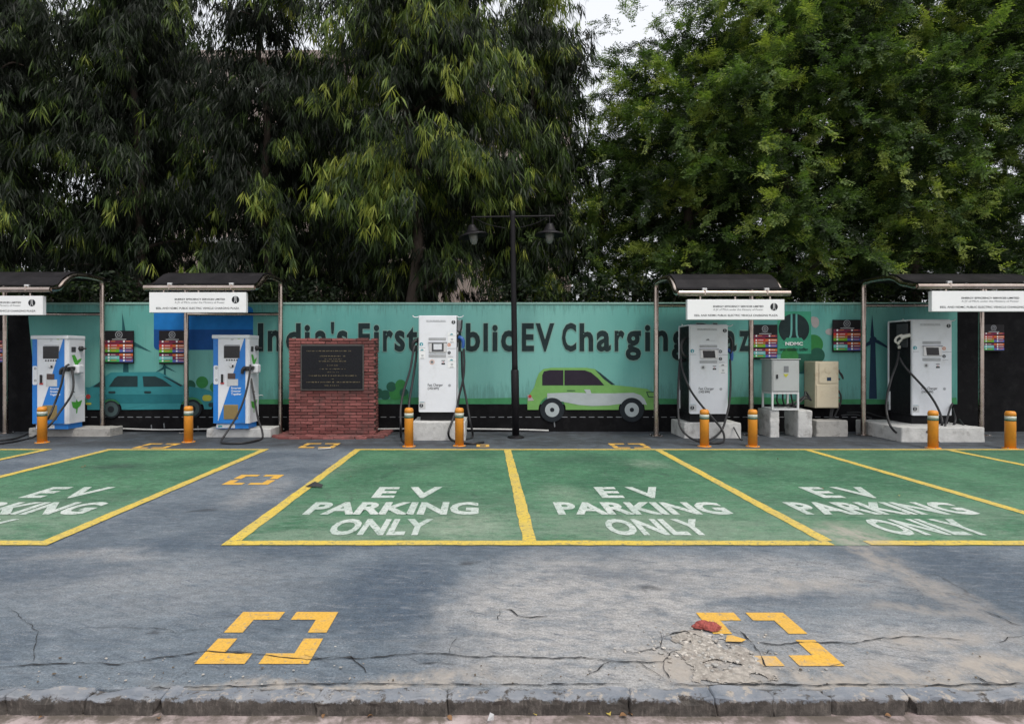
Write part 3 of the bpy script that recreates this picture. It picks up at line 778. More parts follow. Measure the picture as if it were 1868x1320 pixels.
def turbine(hx, hy, s, m, tw, base, angs):
    b = MB()
    b.poly(wp([(hx-tw*.35, hy), (hx+tw*.35, hy), (hx+tw*.6, base), (hx-tw*.6, base)]), 2*L-.001, m)
    for a in angs:
        ca, sa = math.cos(R(a)), math.sin(R(a))
        q = [(0, -.03), (.18, -.10), (.45, -.07), (1, 0), (.45, .03), (.1, .05)]
        b.poly(wp([(hx+(u*ca-v*sa)*s, hy+(u*sa+v*ca)*s) for u, v in q]), 3*L, m)
    b.disc(wx(hx), wz(hy), .05*s/30, 3.4*L, m, 12)
    b.build('painted_turbine', wall)
turbine(230, 622, 52, M['turbine'], 9, 690, (-97, 23, 143))
turbine(301, 669, 24, M['turbine'], 4, 690, (-90, 25, 150))
turbine(1592, 620, 46, M['turbine_navy'], 12, 727, (-92, 28, 148))
turbine(1469, 678, 34, M['turbine'], 5, 727, (-60, 60, 180))
turbine(524, 590, 34, M['turbine'], 4, 640, (-120, 0, 120)) if False else None
b = MB()
for bi, (px, py, r, m) in enumerate(((347, 703, 10, 'bush_b'), (369, 697, 11, 'bush_a'), (392, 706, 9, 'bush_a'), (690, 717, 9, 'bush_b'), (703, 720, 9, 'bush_b'), (722, 717, 12, 'bush_a'), (714, 705, 9, 'bush_b'), (731, 702, 10, 'bush_a'), (737, 716, 8, 'bush_b'),
                     (1455, 655, 24, 'bush_b'), (1483, 628, 18, 'bush_a'), (1490, 648, 14, 'bush_b'), (1440, 650, 16, 'bush_a'))):
    b.disc(wx(px), wz(py), r*WY/F, 2*L-.0013-.0004*bi, M[m], 22); b.cut()
b.poly(wp([(712, 727), (745, 727), (745, 716), (740, 722), (712, 722)]), 2*L-.005, M['bush_a'])
b.build_each('painted_bush', wall)
b = MB()
for ci, (px, py, r, ry) in enumerate(((1487, 588, 7, 10), (1483, 583, 5, 6), (1514, 605, 9, 6), (1521, 601, 6, 6))):
    b.disc(wx(px), wz(py), r*WY/F, 2*L-.0007*ci, M['cloud'], 16, ry*WY/F); b.cut()
b.build_each('painted_cloud', wall)
# council emblem panel
def emblem(b, x, z, r, y, ink, gap):
    b.disc(x, z, r, y, ink, 28)
    for s in (-1, 1):                               # two pale flared lines, like a road rising through the disc
        pl = [(.16*s, .98), (.16*s, .0), (.19*s, -.38), (.30*s, -.66), (.56*s, -.90)]
        w = .06
        vs = []
        for i, (u, v) in enumerate(pl):
            vs += [(x+(u-w)*r, y-.0015, z+v*r), (x+(u+w)*r, y-.0015, z+v*r)]
        b.add(vs, [(2*i+1, 2*i, 2*i+2, 2*i+3) for i in range(len(pl)-1)], gap)
b = MB()
b.rect(wx(1418), wx(1479), wz(645), wz(568), 2*L-.006, M['emblem_green'])
emblem(b, wx(1447.5), wz(600), 28*WY/F, 3*L-.006, M['letter_dark'], M['mural'])
b.poly(wp([(1426, 626), (1434, 616), (1461, 616), (1469, 626)]), 4*L-.006, M['emblem_green'])
b.text('NDMC', wx(1447.5), wz(629.5), 5*L-.006, M['sign_white'], w=32*WY/F, h=5.6*WY/F, bold=.03, align='C')
b.text('नगर पालिका परिषद', wx(1447), wz(640), 5*L-.006, M['letter_dark'], w=52*WY/F, h=4.5*WY/F, bold=.02, align='C')
b.build('painted_emblem', wall)
# teal painted car
def arc(cx_, cy_, r, a0, a1, n=10, ry=None):
    return [(cx_+r*math.cos(R(a0+(a1-a0)*q/n)), cy_+(ry or r)*math.sin(R(a0+(a1-a0)*q/n))) for q in range(n+1)]
def wheel(b, px, py, r0, r1, r2, m0, m1, m2, y):
    b.disc(wx(px), wz(py), r0*WY/F, y, m0, 28); b.disc(wx(px), wz(py), r1*WY/F, y-.002, m1, 24); b.disc(wx(px), wz(py), r2*WY/F, y-.004, m2, 16)
b = MB()
body = [(160, 747), (160, 716), (157, 706), (165, 706), (180, 698), (193, 686), (203, 679), (290, 678), (303, 684), (334, 703), (350, 705), (374, 709), (388, 714), (391, 720), (391, 738), (386, 746)] + \
       [(371, 746)] + arc(351, 746, 22, 0, -180, 12) + [(220, 747)] + arc(203, 747, 20, 0, -180, 12)
b.poly(wp(body), 3*L-.004, M['car_teal'])
b.poly(wp([(181, 719), (334, 719), (333, 735), (219, 735), (210, 727), (195, 727), (186, 732)]), 4*L-.004, M['car_teal_dark'])
for q in ([(170, 705.5), (183, 696), (192, 692), (193, 705.5)], [(200, 705), (210, 690), (216, 685.5), (252, 685.5), (252, 705)], [(261, 686), (284, 686), (298, 692), (315, 704.5), (263, 705)], [(298, 686), (304, 687), (335, 703), (330, 704.5)]):
    b.poly(wp(q), 4*L-.004, M['car_glass'])
for px in (199, 264): b.poly(wp(rrect(px, px+13, 713, 717, 2)), 5*L-.004, M['car_glass'])
b.disc(wx(162), wz(723), .05, 4*L-.004, M['lamp_red'], 10); b.poly(wp(rrect(158, 168, 734, 738, 2)), 4*L-.004, M['lamp_yel'])
b.poly(wp(rrect(370, 387, 720, 731, 5)), 4*L-.004, M['lamp_yel'])
b.poly(wp(rrect(381, 391, 734, 742, 3)), 4*L-.0045, M['car_glass'])
wheel(b, 204, 746, 16, 13, 6, M['tyre'], M['tyre_hub'], M['tyre'], 6*L-.002); wheel(b, 352, 745, 17, 13, 6, M['tyre'], M['tyre_hub'], M['tyre'], 6*L-.002)
b.build('painted_car', wall)
# green painted car
b = MB()
body = [(962, 747), (962, 727), (966, 718), (974, 707), (979, 690), (983, 680), (991, 673), (1005, 670.5), (1070, 670.5), (1085, 673), (1100, 684), (1118, 702), (1150, 705), (1180, 709), (1192, 716), (1196, 728), (1196, 747)] + \
       [(1177, 747)] + arc(1152, 747, 24, 0, -180, 12) + [(1032, 747)] + arc(1007, 747, 25, 0, -180, 12)
b.poly(wp(body), 3*L-.004, M['car_green'])
b.poly(wp([(989, 702.5), (989, 684), (992, 677), (1003, 674.8), (1027.5, 674.8), (1027.5, 702.5)]), 4*L-.004, M['car_glass_plum'])
b.poly(wp([(1029.5, 702.5), (1029.5, 674.8), (1066, 675), (1078, 679), (1091, 690), (1102, 702.5)]), 4*L-.004, M['car_glass_plum'])
b.poly(wp([(1085, 673.5), (1095, 680), (1111, 693), (1122, 701.5), (1115, 701.5), (1100, 690)]), 4*L-.004, M['car_glass'])
b.poly(wp([(998, 717), (1040, 715.5), (1080, 717), (1120, 717), (1155, 716), (1168, 720), (1175, 727), (1180, 738), (1168, 736), (1155, 734), (1140, 735), (1110, 739), (1080, 740), (1055, 738), (1030, 733), (1014, 730), (1008, 734), (998, 731)]), 4*L-.004, M['car_grey'])
b.poly(wp([(1065, 710), (1076, 710), (1079, 719), (1071, 719)]), 5*L-.004, M['car_grey'])
b.poly(wp([(1034, 711.5), (1049, 711.5), (1049, 712.6), (1034, 712.6)]), 5*L-.004, M['car_glass'])
b.poly(wp([(962, 719), (968, 721), (974, 730), (963, 731)]), 4*L-.004, M['cloud']); b.disc(wx(966.5), wz(722.5), .035, 5*L-.004, M['lamp_red'], 10)
b.poly(wp([(1178, 714), (1194, 714), (1194, 715.3), (1180, 715.3), (1183, 722.5), (1194, 723), (1194, 724.4), (1182, 724)]), 5*L-.0045, M['car_glass'])
for px, py in ((1007, 747), (1152, 747)): wheel(b, px, py, 22, 13, 4, M['tyre'], M['car_grey'], M['tyre'], 6*L-.002)
b.build('painted_car', wall)
# conduit pipe along the foot of the wall
b = MB()
b.tube([(wx(60), WY-.06, .06), (wx(200), WY-.07, .075), (wx(300), WY-.06, .045), (wx(420), WY-.07, .07), (wx(520), WY-.07, .06)], .016, M['pipe'], 8)
tag(b.build('conduit_pipe'), 'thin white plastic pipe on the ground along the wall, under the teal painted car', 'pipe')
b = MB()
b.tube([(wx(690), WY-.06, .06), (wx(800), WY-.07, .07), (wx(935), WY-.06, .05), (wx(1000), WY-.07, .03)], .018, M['pipe'], 8)
tag(b.build('conduit_pipe'), 'thin white plastic pipe along the foot of the wall behind the central white charger', 'pipe')
# ================================================================ SHELTERS
def shelter(label, px_a, px_b, side, yb, yf, zt, zf, x_end=None):
    """two back posts, S-curved arms reaching forward, front tube, cross tube, smoked roof sheet"""
    xa, xb = X_(px_a, yb), X_(px_b, yb)
    if xa > xb: xa, xb = xb, xa
    r = .048
    t = thing('charging_shelter', label, 'shelter', ((xa+xb)/2, yb, 0), 0, 'steel tube shelters over the chargers')
    w = (xb-xa)/2; d = yb-yf
    prof = [(0, zt-.10), (-.015, zt-.035), (-.07, zt+.0), (-.25*d, zt+.015), (-.50*d, zt-.005), (-.62*d, zt-.05), (-.74*d, zt-.155), (-.84*d, zf+.05), (-.93*d, zf+.008), (-d, zf)]
    for sx in (-w, w):
        b = MB(); b.tube([(sx, 0, .0), (sx, 0, zt-.10)], r, M['steel'], 14, 1)
        p = b.build('post', t)
        c = MB(); c.bx(sx-.11, sx+.11, -.11, .11, .0, .012, M['steel'], .003)
        for ax in (-.085, .085):
            for ay in (-.085, .085): c.lathe([(.011, .012), (.011, .024), (.0, .026)], (sx+ax, ay, 0), M['grey'], 6, False)
        c.build('base_plate', p)
        a = MB(); a.tube([(sx, y, z) for y, z in prof], r*.93, M['steel'], 12, 5); a.build('arm', t)
    b = MB(); b.tube([(-w-.03, -d, zf), (w+.03, -d, zf)], r*1.05, M['steel'], 14, 1); b.build('front_tube', t)
    zc = Z_(573 if px_a < 600 else 557, yb)
    b = MB(); b.tube([(-w, 0, zc), (w, 0, zc)], r*.72, M['steel'], 12, 1); b.build('cross_tube', t)
    # roof sheet lies on the arms
    b = MB(); q = [(.30, zt+.05)] + [(y, z+.062) for y, z in prof[2:]]
    q = [(.30, zt+.03)] + [(-.02, zt+.055), (-.25*d, zt+.075), (-.5*d, zt+.06), (-.62*d, zt+.012), (-.74*d, zt-.085), (-.84*d, zf+.115), (-.93*d, zf+.072), (-d-.02, zf+.064)]
    n = len(q); vs = []
    for y, z in q:
        vs += [(-w+.02, y, z), (w-.02, y, z), (-w+.02, y, z+.012), (w-.02, y, z+.012)]
    fs = []
    for i in range(n-1):
        o = 4*i
        fs += [(o, o+1, o+5, o+4), (o+2, o+6, o+7, o+3), (o, o+4, o+6, o+2), (o+1, o+3, o+7, o+5)]
    fs += [(0, 2, 3, 1), (4*n-4, 4*n-3, 4*n-1, 4*n-2)]
    b.add(vs, fs, M['roof'])
    for yy, zz in ((-.25*d, zt+.05), (-.62*d, zt-.01)):
        b.bx(-w+.03, w-.03, yy-.02, yy+.02, zz-.012, zz+.010, M['roof'])
    b.build('roof_sheet', t)
    for sx in (-w*.55, w*.6):
        b = MB(); b.bx(sx-.04, sx+.04, -d-.03, -d+.03, zf+.042, zf+.085, M['light_grey'], .006)
        b.bx(sx-.012, sx+.012, -d-.052, -d-.02, zf-.03, zf+.06, M['steel'], .003); b.build('roof_clamp', t)
    return t
shelter('steel shelter at the left edge of the photo, cut off, over the leftmost blue charger', 10, 187, 0, 11.80, 10.36, 3.06, 2.72)
shelter('steel shelter with its whole sign, over the blue charger beside the brick monument', 340, 512, 0, 11.85, 10.44, 3.05, 2.76)
shelter('steel shelter right of the lamp post, over the charger beside the grey cabinet', 1197, 1370, 1, 11.42, 10.03, 2.97, 2.62)
shelter('steel shelter at the right edge of the photo, over the charger with a white plug', 1575, 1790, 1, 11.50, 10.04, 2.98, 2.74)

# ================================================================ SHELTER SIGNS
def sign(label, px0, d, top, bot, w):
    x0 = X_(px0, d); z1, z0 = Z_(top, d), Z_(bot, d); h = z1-z0
    t = thing('shelter_sign', label, 'sign', (x0+w/2, d, z0), 0, 'white signs under the shelters')
    b = MB(); b.bx(-w/2, w/2, .0, .085, 0, h, M['sign_white'], .005); b.build('panel', t)
    b = MB()
    for sx in (-w*.36, 0, w*.36):
        b.bx(sx-.012, sx+.012, .03, .055, h, h+.05, M['steel']); b.cut()
    b.build_each('hanger', t)
    X = lambda u: -w/2+w*u
    b = MB()
    b.text('ENERGY EFFICIENCY SERVICES LIMITED', X(.265), h*(1-.385), -.003, M['ink'], w=w*.518, h=h*.082, bold=.014); b.cut()
    b.text('A JV of PSUs under the Ministry of Power', X(.265), h*(1-.54), -.003, M['ink_grey'], w=w*.515, h=h*.085); b.cut()
    b.text('EESL AND NDMC PUBLIC ELECTRIC VEHICLE CHARGING PLAZA', X(.073), h*(1-.83), -.003, M['ink'], w=w*.855, h=h*.092, bold=.006)
    b.build_each('lettering', t)
    b = MB(); emblem(b, X(.891), h*(1-.365), h*.185, -.003, M['ink'], M['sign_white']); b.build('emblem', t)
    return t
sign('white plaza sign cut off by the left edge of the photo', 78-181, 10.34, 539.5, 574.5, 1.745)
sign('white plaza sign above the second blue charger, in front of the painted blue panel', 272, 10.42, 533, 570, 1.72)
sign('white plaza sign above the charger left of the grey cabinet', 1254, 10.01, 546, 583, 1.655)
sign('white plaza sign cut off by the right edge of the photo', 1700, 10.02, 530.5, 568, 1.90)

# ================================================================ BLUE AND WHITE CHARGERS
def cable(b, pts, r=.019, m='black'): b.tube(pts, r, M[m], 9, 8)
def blue_charger(label, px0, d, zb, cables, bx_):
    k = .00165
    t = thing('electric_car_charger', label, 'EV charger', (X_(px0, d), d, zb), 0, 'blue and white chargers')
    W, D, HT, B0 = .69, .46, 1.775, .105
    X = lambda u: (u-50)*k
    Z = lambda v: (1200-v)*k
    b = MB()
    b.bx(.012, W-.085, 0, D, B0, HT-.07, M['white'], .006)
    prof = [(W-.085, .0), (W-.02, .0), (W, .03), (W, D), (W-.085, D)]            # right flank column with a softened corner
    n = len(prof); vs = [(x, y, B0) for x, y in prof]+[(x, y, HT-.07) for x, y in prof]
    b.add(vs, [tuple(range(n))[::-1], tuple(range(n, 2*n))]+[(i, (i+1) % n, (i+1) % n+n, i+n) for i in range(n)], M['white'])
    b.build('cabinet', t)
    b = MB(); b.bx(-.012, W+.008, -.02, D+.01, HT-.07, HT, M['white'], .014, 2); b.build('top_cap', t)
    b = MB(); b.bx(.05, W-.03, .03, D-.03, 0, B0, M['blue'], .004); b.rect(.06, .41, .015, .085, .026, M['white_warm']); b.rect(.09, .17, .03, .065, .023, M['teal_stick']); b.rect(.2, .38, .03, .06, .023, M['light_grey']); b.build('plinth_box', t)
    y = -.003
    b = MB()
    b.rect(0.012, X(113), B0+.004, HT-.074, y, M['blue'])
    b.poly([(X(425), Z(122)), (X(425), B0+.004), (X(114), B0+.004), (X(114), Z(1098)), (X(284), Z(572)), (X(302), Z(510))], y-.0015, M['blue'])
    b.poly([(X(110), Z(1098)), (X(114), Z(1110)), (X(292), Z(572)), (X(286), Z(572))], y-.003, M['white'])
    b.build('blue_film', t)
    b = MB(); b.bx(X(178), X(362), -.006, .004, Z(392), Z(248), M['dark_grey'], .003); b.rect(X(186), X(354), Z(384), Z(256), -.0075, M['screen']); b.build('screen', t)
    b = MB(); b.rect(X(190), X(362), Z(242), Z(236), -.004, M['grey']); b.build('hood_line', t)
    b = MB()
    for i in range(5): b.lathe([(.016, .008), (.016, 0), (.012, -.008), (0, -.009)], (X(212+29*i), -.003, Z(412)), M['black'], 12, False, Matrix.Rotation(R(-90), 3, 'X')); b.cut()
    b.build_each('push_button', t)
    b = MB(); b.lathe([(.044, .002), (.044, .012), (.036, .018), (0, .02)], (X(268), 0, Z(476)), M['silver'], 18, True, Matrix.Rotation(R(90), 3, 'X')); b.bx(X(276), X(292), -.034, -.012, Z(494), Z(466), M['black'], .004); b.build('key_switch', t)
    b = MB(); b.bx(X(149), X(172), -.028, 0, Z(672), Z(574), M['black'], .008, 2); b.bx(X(140), X(182), -.016, 0, Z(688), Z(668), M['red'], .005); b.build('emergency_lever', t)
    b = MB(); b.bx(X(214), X(342), -.010, 0, Z(708), Z(630), M['light_grey'], .004); b.bx(X(224), X(310), -.014, 0, Z(630)+.002, Z(564), M['brown'], .004); b.build('card_reader', t)
    b = MB(); b.slab([(X(a), Z(c)) for a, c in rrect(64, 114, 474, 690, 16)], -.012, .014, M['white'])
    for v in (503, 640): b.ring(X(96), Z(v), .014, .024, -.0135, M['grey']); b.disc(X(96), Z(v), .014, -.0132, M['light_grey'])
    b.build('handle_plate', t)
    b = MB()
    for i, wd in enumerate(('Smarter', 'Greener', 'Together')): b.text(wd, X(262), Z(742+34*i), y-.004, M['white'], w=(118-6*(i == 1))*k, h=.034, bold=.03); b.cut()
    b.build_each('lettering', t)
    b = MB(); b.bx(X(178), X(342), -.012, .002, Z(1090), Z(922), M['bronze'], .003)
    for i in range(14): b.bx(X(186), X(334), -.016, -.012, Z(1082-11*i), Z(1077-11*i), M['bronze'])
    b.build('vent_grille', t)
    b = MB(); b.disc(X(350), Z(148), .043, y, M['lime_art'], 22); b.ring(X(350), Z(148), .018, .024, y-.002, M['white']); b.rect(X(352), X(368), Z(146), Z(140), y-.0025, M['white']); b.cut()
    for i, v in enumerate((140, 152, 166, 182)): b.rect(X(256), X(292-6*(i % 2)), Z(v+4), Z(v), y, M['ink_grey'])
    b.build_each('logo_print', t)
    # flank: sockets, printed leaf shapes, plug holder
    sx = W+.003
    S = lambda pts: [(sx, a, c) for a, c in pts]
    b = MB(); b.add(S([(.08, 1.56), (.20, 1.56), (.20, 1.46), (.08, 1.46)][::-1]), [(0, 1, 2, 3)], M['dark_grey']); b.build('cable_socket', t)
    b = MB(); b.lathe([(.05, 0), (.05, .04), (.035, .055), (.018, .06), (.014, .12), (0, .12)], (W, .32, 1.53), M['black'], 14, True, Matrix.Rotation(R(90), 3, 'Y')); b.build('hook_knob', t)
    b = MB()
    b.add(S([(.09, 1.40), (.17, 1.41), (.25, 1.30), (.30, 1.33), (.37, 1.34), (.33, 1.28), (.27, 1.24), (.24, 1.12), (.19, 1.09), (.20, 1.20), (.14, 1.28)]), [tuple(range(11))], M['green_art']); b.cut()
    b.add(S([(.08, .52), (.20, .50), (.22, .56), (.26, .50), (.38, .53), (.33, .42), (.25, .38), (.24, .29), (.21, .28), (.21, .37), (.12, .40)]), [tuple(range(11))], M['green_art']); b.build_each('leaf_print', t)
    b = MB()
    b.box((W+.055, .20, .985+.15), (.12, .17, .17), M['white'], .03, 3); b.bx(W-.02, W+.02, .05, .30, 1.04, 1.07, M['white_warm'], .005); b.build('plug_holder', t)
    b = MB()
    b.box((W-.03, .03-.04, 1.14), (.12, .07, .085), M['black'], .02, 2); b.tube([(W-.06, -.03, 1.16), (W-.10, -.05, 1.12), (W-.115, -.05, 1.04)], (.036, .025), M['black'], 12)
    b.box((W+.02, .06, 1.15), (.07, .14, .07), M['black'], .015, 2); b.build('charging_plug', t)
    for c in cables:
        b = MB(); cable(b, [Vector(p)-t.location for p in c]); b.build('charging_cable', t)
    b = MB(); b.tube([(W+.02, .10, .70), (W+.06, .06, .71), (W+.10, .02, .70)], .008, M['black'], 6, 3); b.cut()
    b.tube([(W+.004, .16, .62), (W+.06, .14, .60), (W+.16, .16, .63), (W+.19, .2, .61)], .006, M['light_grey'], 6, 4); b.build_each('loose_wire', t)
    return t
def W3(px, py, d): return P_(px, py, d)
d1 = 11.10
blue_charger('leftmost blue and white charger with green leaf prints, whose cable trails out of the photo', 58, d1, Z_(783, d1)-.0, [
    [W3(126, 664, 11.03), W3(118, 672, 10.98), W3(112, 700, 10.95), W3(100, 735, 10.9), W3(86, 765, 10.8), G_(60, 787, .03), G_(25, 800, .02), G_(-30, 806, .02)],
    [W3(131, 672, 11.12), W3(134, 700, 11.05), W3(129, 722, 10.98), W3(110, 750, 10.9), W3(88, 778, 10.7), G_(60, 797, .03), G_(20, 806, .02), G_(-30, 812, .02)]], 0)
blue_charger('blue and white charger whose cable loops to the ground, beside the brick monument', 388, d1, Z_(782, d1), [
    [W3(457, 665, 11.02), W3(454, 690, 10.95), W3(447, 722, 10.85), W3(434, 755, 10.75), W3(415, 786, 10.6), G_(404, 804, .04), G_(412, 808, .022), G_(440, 808, .022), G_(465, 804, .022), G_(478, 799, .025), W3(478, 785, 10.98), W3(470, 760, 11.02), W3(462, 715, 11.1), W3(458, 690, 11.2)]], 0)
for lab, (xa, xb), d, yt, yb_ in (('low stained concrete plinth under the leftmost blue charger', (25, 178), 10.95, 785, 796), ('low whitewashed concrete plinth under the blue charger beside the brick monument', (361, 482), 10.90, 784, 797)):
    b = MB(); z1 = Z_(783, d1)-.002
    x0, x1 = X_(xa, d), X_(xb, d); y0 = G_(0, yb_).y
    b.rough_box(x0, x1, y0, 11.72, -.04, z1, M['concrete_dirty' if xa == 25 else 'concrete'], n=.06, amp=.006, bev=.012)
    tag(b.build('concrete_plinth'), lab, 'plinth', 'concrete plinths under the chargers')

# ================================================================ WHITE FAST CHARGERS
def white_charger(label, px0, d, zb, wd, ht, dep, lit, cables, style):
    t = thing('electric_car_charger', label, 'EV charger', (X_(px0, d), d, zb), 0, 'tall white fast chargers')
    kx = wd/365.0; kz = ht/950.0; b0 = .16
    X = lambda u: (u-158)*kx
    Z = lambda v: b0+(980-v)*kz
    b = MB(); b.bx(.025, wd-.025, .05, dep-.02, 0, b0+.02, M['black_panel'], .004); b.bx(.0, wd, .03, dep, b0-.005, b0+.02, M['black_panel'], .003); b.build('base_frame', t)
    b = MB(); b.bx(.012, wd-.012, .035, dep, b0+.02, b0+ht-.012, M['black_panel'], .004); b.build('body', t)
    # front door: rounded slab, lower right corner tapered
    pts = rrect(0, wd, 0, ht, .022)
    pts = [(p[0], b0+p[1]) for p in pts]
    b = MB(); b.slab(pts, 0, .04, M['white']); b.build('front_door', t)
    b = MB(); b.rect(.02, wd-.02, Z(560)-.0015, Z(560)+.0015, -.0015, M['ink_grey']) if style == 9 else b.rect(.012, .0145, b0+.03, b0+ht-.03, -.0015, M['grey']); b.build('door_seam', t)
    b = MB()
    b.bx(-.002, wd+.002, .041, dep+.012, b0+ht-.012, b0+ht+.018, M['white'], .006); b.cut()
    for sx in (-.006, wd-.014):
        b.bx(sx, sx+.02, dep-.02, dep+.012, b0+ht*.12, b0+ht-.013, M['white'], .004)
        b.bx(sx-.004, sx+.026, dep-.05, dep-.021, b0+.05, b0+.42, M['white'], .004)
        b.cut()
    b.build_each('edge_trim', t)
    y = -.003
    b = MB(); emblem(b, X(494), Z(88), 19*kx, y, M['ink'], M['white']); b.cut(); emblem(b, X(182), Z(915), 19*kx, y-.002, M['ink'], M['white']); b.rect(X(163), X(222), Z(950), Z(878), y, M['light_grey']); b.text('NDMC', X(166), Z(882), y-.002, M['teal_stick'], w=48*kx, h=.012, bold=.02); b.build_each('emblem_sticker', t)
    b = MB(); b.text('NEW DELHI MUNICIPAL COUNCIL', X(230), Z(76), y, M['ink_grey'], w=188*kx, h=.016, bold=.01); b.rect(X(230), X(420), Z(84), Z(81), y, M['ink_grey']); b.cut()
    b.text('Fast Charger', X(245), Z(722), y, M['ink'], w=146*kx, h=.048, bold=.006); b.text('(142 kW)', X(245), Z(754), y, M['ink'], w=106*kx, h=.042, bold=.022); b.build_each('lettering', t)
    for v0, v1 in ((242, 268), (408, 437)):
        b = MB(); b.rect(X(253), X(420), Z(v1), Z(v0), y, M['grey'])
        for i in range(16): b.bx(X(255+10.3*i), X(260+10.3*i), -.006, y+.0005, Z(v1-3), Z(v0+3), M['light_grey'])
        b.build('vent_slot', t)
    b = MB(); b.bx(X(258), X(428), -.022, .002, Z(387), Z(287), M['silver'], .006); b.bx(X(252), X(433), -.03, .002, Z(293), Z(284), M['grey'], .003)
    if lit:
        b.rect(X(284), X(400), Z(379), Z(290+6), -.0235, M['dark_grey']); b.rect(X(302), X(382), Z(360), Z(304), -.025, M['screen_lit'])
    else: b.poly([(X(278), Z(302)), (X(394), Z(302)), (X(402), Z(380)), (X(286), Z(380))], -.0235, M['screen'])
    b.build('screen', t)
    b = MB(); b.disc(X(286), Z(483), 23*kx, y, M['orange_stick' if style == 0 else 'light_grey'], 20); b.disc(X(286), Z(483), 19*kx, y-.001, M['light_grey'], 18); b.disc(X(286), Z(483), 13*kx, y-.002, M['ink_grey'], 8); b.disc(X(286), Z(478), 5*kx, y-.003, M['brown'], 8)
    b.rect(X(378), X(412), Z(474), Z(465), y, M['ink_grey']); b.rect(X(378), X(412), Z(507), Z(494), y, M['ink']); b.disc(X(395), Z(485), .01, y, M['red'], 8); b.rect(X(381), X(387), Z(494), Z(489), y, M['ink']); b.rect(X(403), X(409), Z(494), Z(489), y, M['ink'])
    b.ring(X(456), Z(714), 9*kx, 13*kx, y, M['grey'], 16); b.disc(X(456), Z(714), 6*kx, y, M['grey'], 10)
    b.build('symbol_print', t)
    # small instruction stickers: a car sign over a line, warning rings
    b = MB()
    def carsign(u, v):
        b.poly([(X(u-16), Z(v+8)), (X(u-12), Z(v)), (X(u-6), Z(v-1)), (X(u), Z(v-7)), (X(u+9), Z(v-6)), (X(u+16), Z(v+2)), (X(u+16), Z(v+8))], y-.002, M['teal_stick' if style == 0 else 'ink_grey'])
    for (u0, u1, v0, v1) in ((440, 516, 190, 292), (438, 516, 445, 540), (164, 220, 345, 452)) if style == 0 else (((436, 516, 440, 545),) if style == 1 else ()):
        b.rect(X(u0), X(u1), Z(v1), Z(v0), y, M['sign_white']); carsign((u0+u1)/2-4, v0+16)
        b.rect(X(u0+2), X(u1-2), Z(v0+32), Z(v0+30), y-.001, M['grey']); b.rect(X((u0+u1)/2-12), X((u0+u1)/2+14), Z(v1-40), Z(v1-42), y-.001, M['grey'])
        for q in range(3): b.rect(X((u0+u1)/2-10), X((u0+u1)/2+12), Z(v1-36+7*q), Z(v1-39+7*q), y-.001, M['grey'])
        b.rect(X((u0+u1)/2-18), X((u0+u1)/2+18), Z(v1-3), Z(v1-8), y-.001, M['ink_grey']); b.cut()
    b.ring(X(452), Z(312), 10*kx, 16*kx, y-.001, M['orange_stick' if style != 1 else 'ink'], 16); b.disc(X(452), Z(312), 5*kx, y-.001, M['orange_stick' if style != 1 else 'ink_grey'], 8)
    b.rect(X(436), X(520), Z(350), Z(347), y-.001, M['ink_grey']); b.cut()
    b.ring(X(452), Z(390), 9*kx, 16*kx, y-.001, M['ink'], 8); b.rect(X(440), X(466), Z(393), Z(387), y-.002, M['ink'])
    b.rect(X(438), X(492), Z(430), Z(427), y-.001, M['ink_grey']); b.cut()
    b.disc(X(183), Z(306), 18*kx, y-.001, M['teal_stick'], 16); b.rect(X(182), X(188), Z(322), Z(298), y-.0025, M['white']); b.rect(X(166), X(220), Z(345), Z(342), y-.001, M['ink_grey']); b.cut()
    if style == 1:
        carsign(330, 182); b.rect(X(310), X(400), Z(196), Z(194), y-.001, M['grey'])
    b.build_each('sticker', t)
    # cable guide hooks on the top corners
    for s, u in ((-1, 0.0), (1, wd)):
        b = MB(); b.tube([(u-s*.005, .10, b0+ht+.01), (u+s*.05, .09, b0+ht-.012), (u+s*.10, .08, b0+ht-.005), (u+s*.125, .07, b0+ht+.02)], .010, M['white'], 8, 4); b.build('cable_guide', t)
    ang = -1
    def gun(c, side, m, tilt=0):
        b = MB(); x, yv, z = c
        b.tube([(x+side*.03, yv+.03, z+.05), (x+side*.075, yv+.0, z+.055), (x+side*.12, yv-.02, z+.025), (x+side*.135, yv-.02, z-.06), (x+side*.125, yv-.02, z-.14)], (.045, .030), M[m], 12, 5)
        b.bx(x, x+side*.055, yv-.02, yv+.10, z-.03, z+.12, M['black'], .012, 2)
        b.bx(x, x+side*.03, yv-.03, yv+.11, z-.12, z-.03, M['dark_grey'], .008)
        return b.build('charging_plug', t)
    if style == 0:
        gun((wd-.012, .12, Z(270)), 1, 'blue_plug'); gun((.012, .12, Z(300)), -1, 'black')
        b = MB(); b.bx(wd, wd+.10, .16, .24, Z(180), Z(60), M['grey'], .01); b.tube([(wd+.02, .13, Z(170)), (wd+.05, .12, Z(185)), (wd+.09, .12, Z(140)), (wd+.10, .12, Z(60))], .014, M['black'], 8, 5); b.build('cable_bracket', t)
    elif style == 1:
        gun((wd-.012, .14, Z(330)), 1, 'blue_plug')
        b = MB(); b.tube([(-.01, .12, Z(165)), (-.10, .08, Z(190)), (-.14, .06, Z(270)), (-.10, .06, Z(345)), (-.01, .1, Z(370))], .026, M['black'], 10, 6)
        b.tube([(-.01, .2, Z(400)), (-.10, .16, Z(405)), (-.15, .14, Z(408))], .028, M['black'], 10, 4); b.build('charging_plug', t)
        b = MB(); b.tube([(wd, .12, Z(150)), (wd+.09, .1, Z(165)), (wd+.125, .1, Z(240)), (wd+.10, .1, Z(330))], .022, M['black'], 10, 6); b.build('cable_bracket', t)
    else:
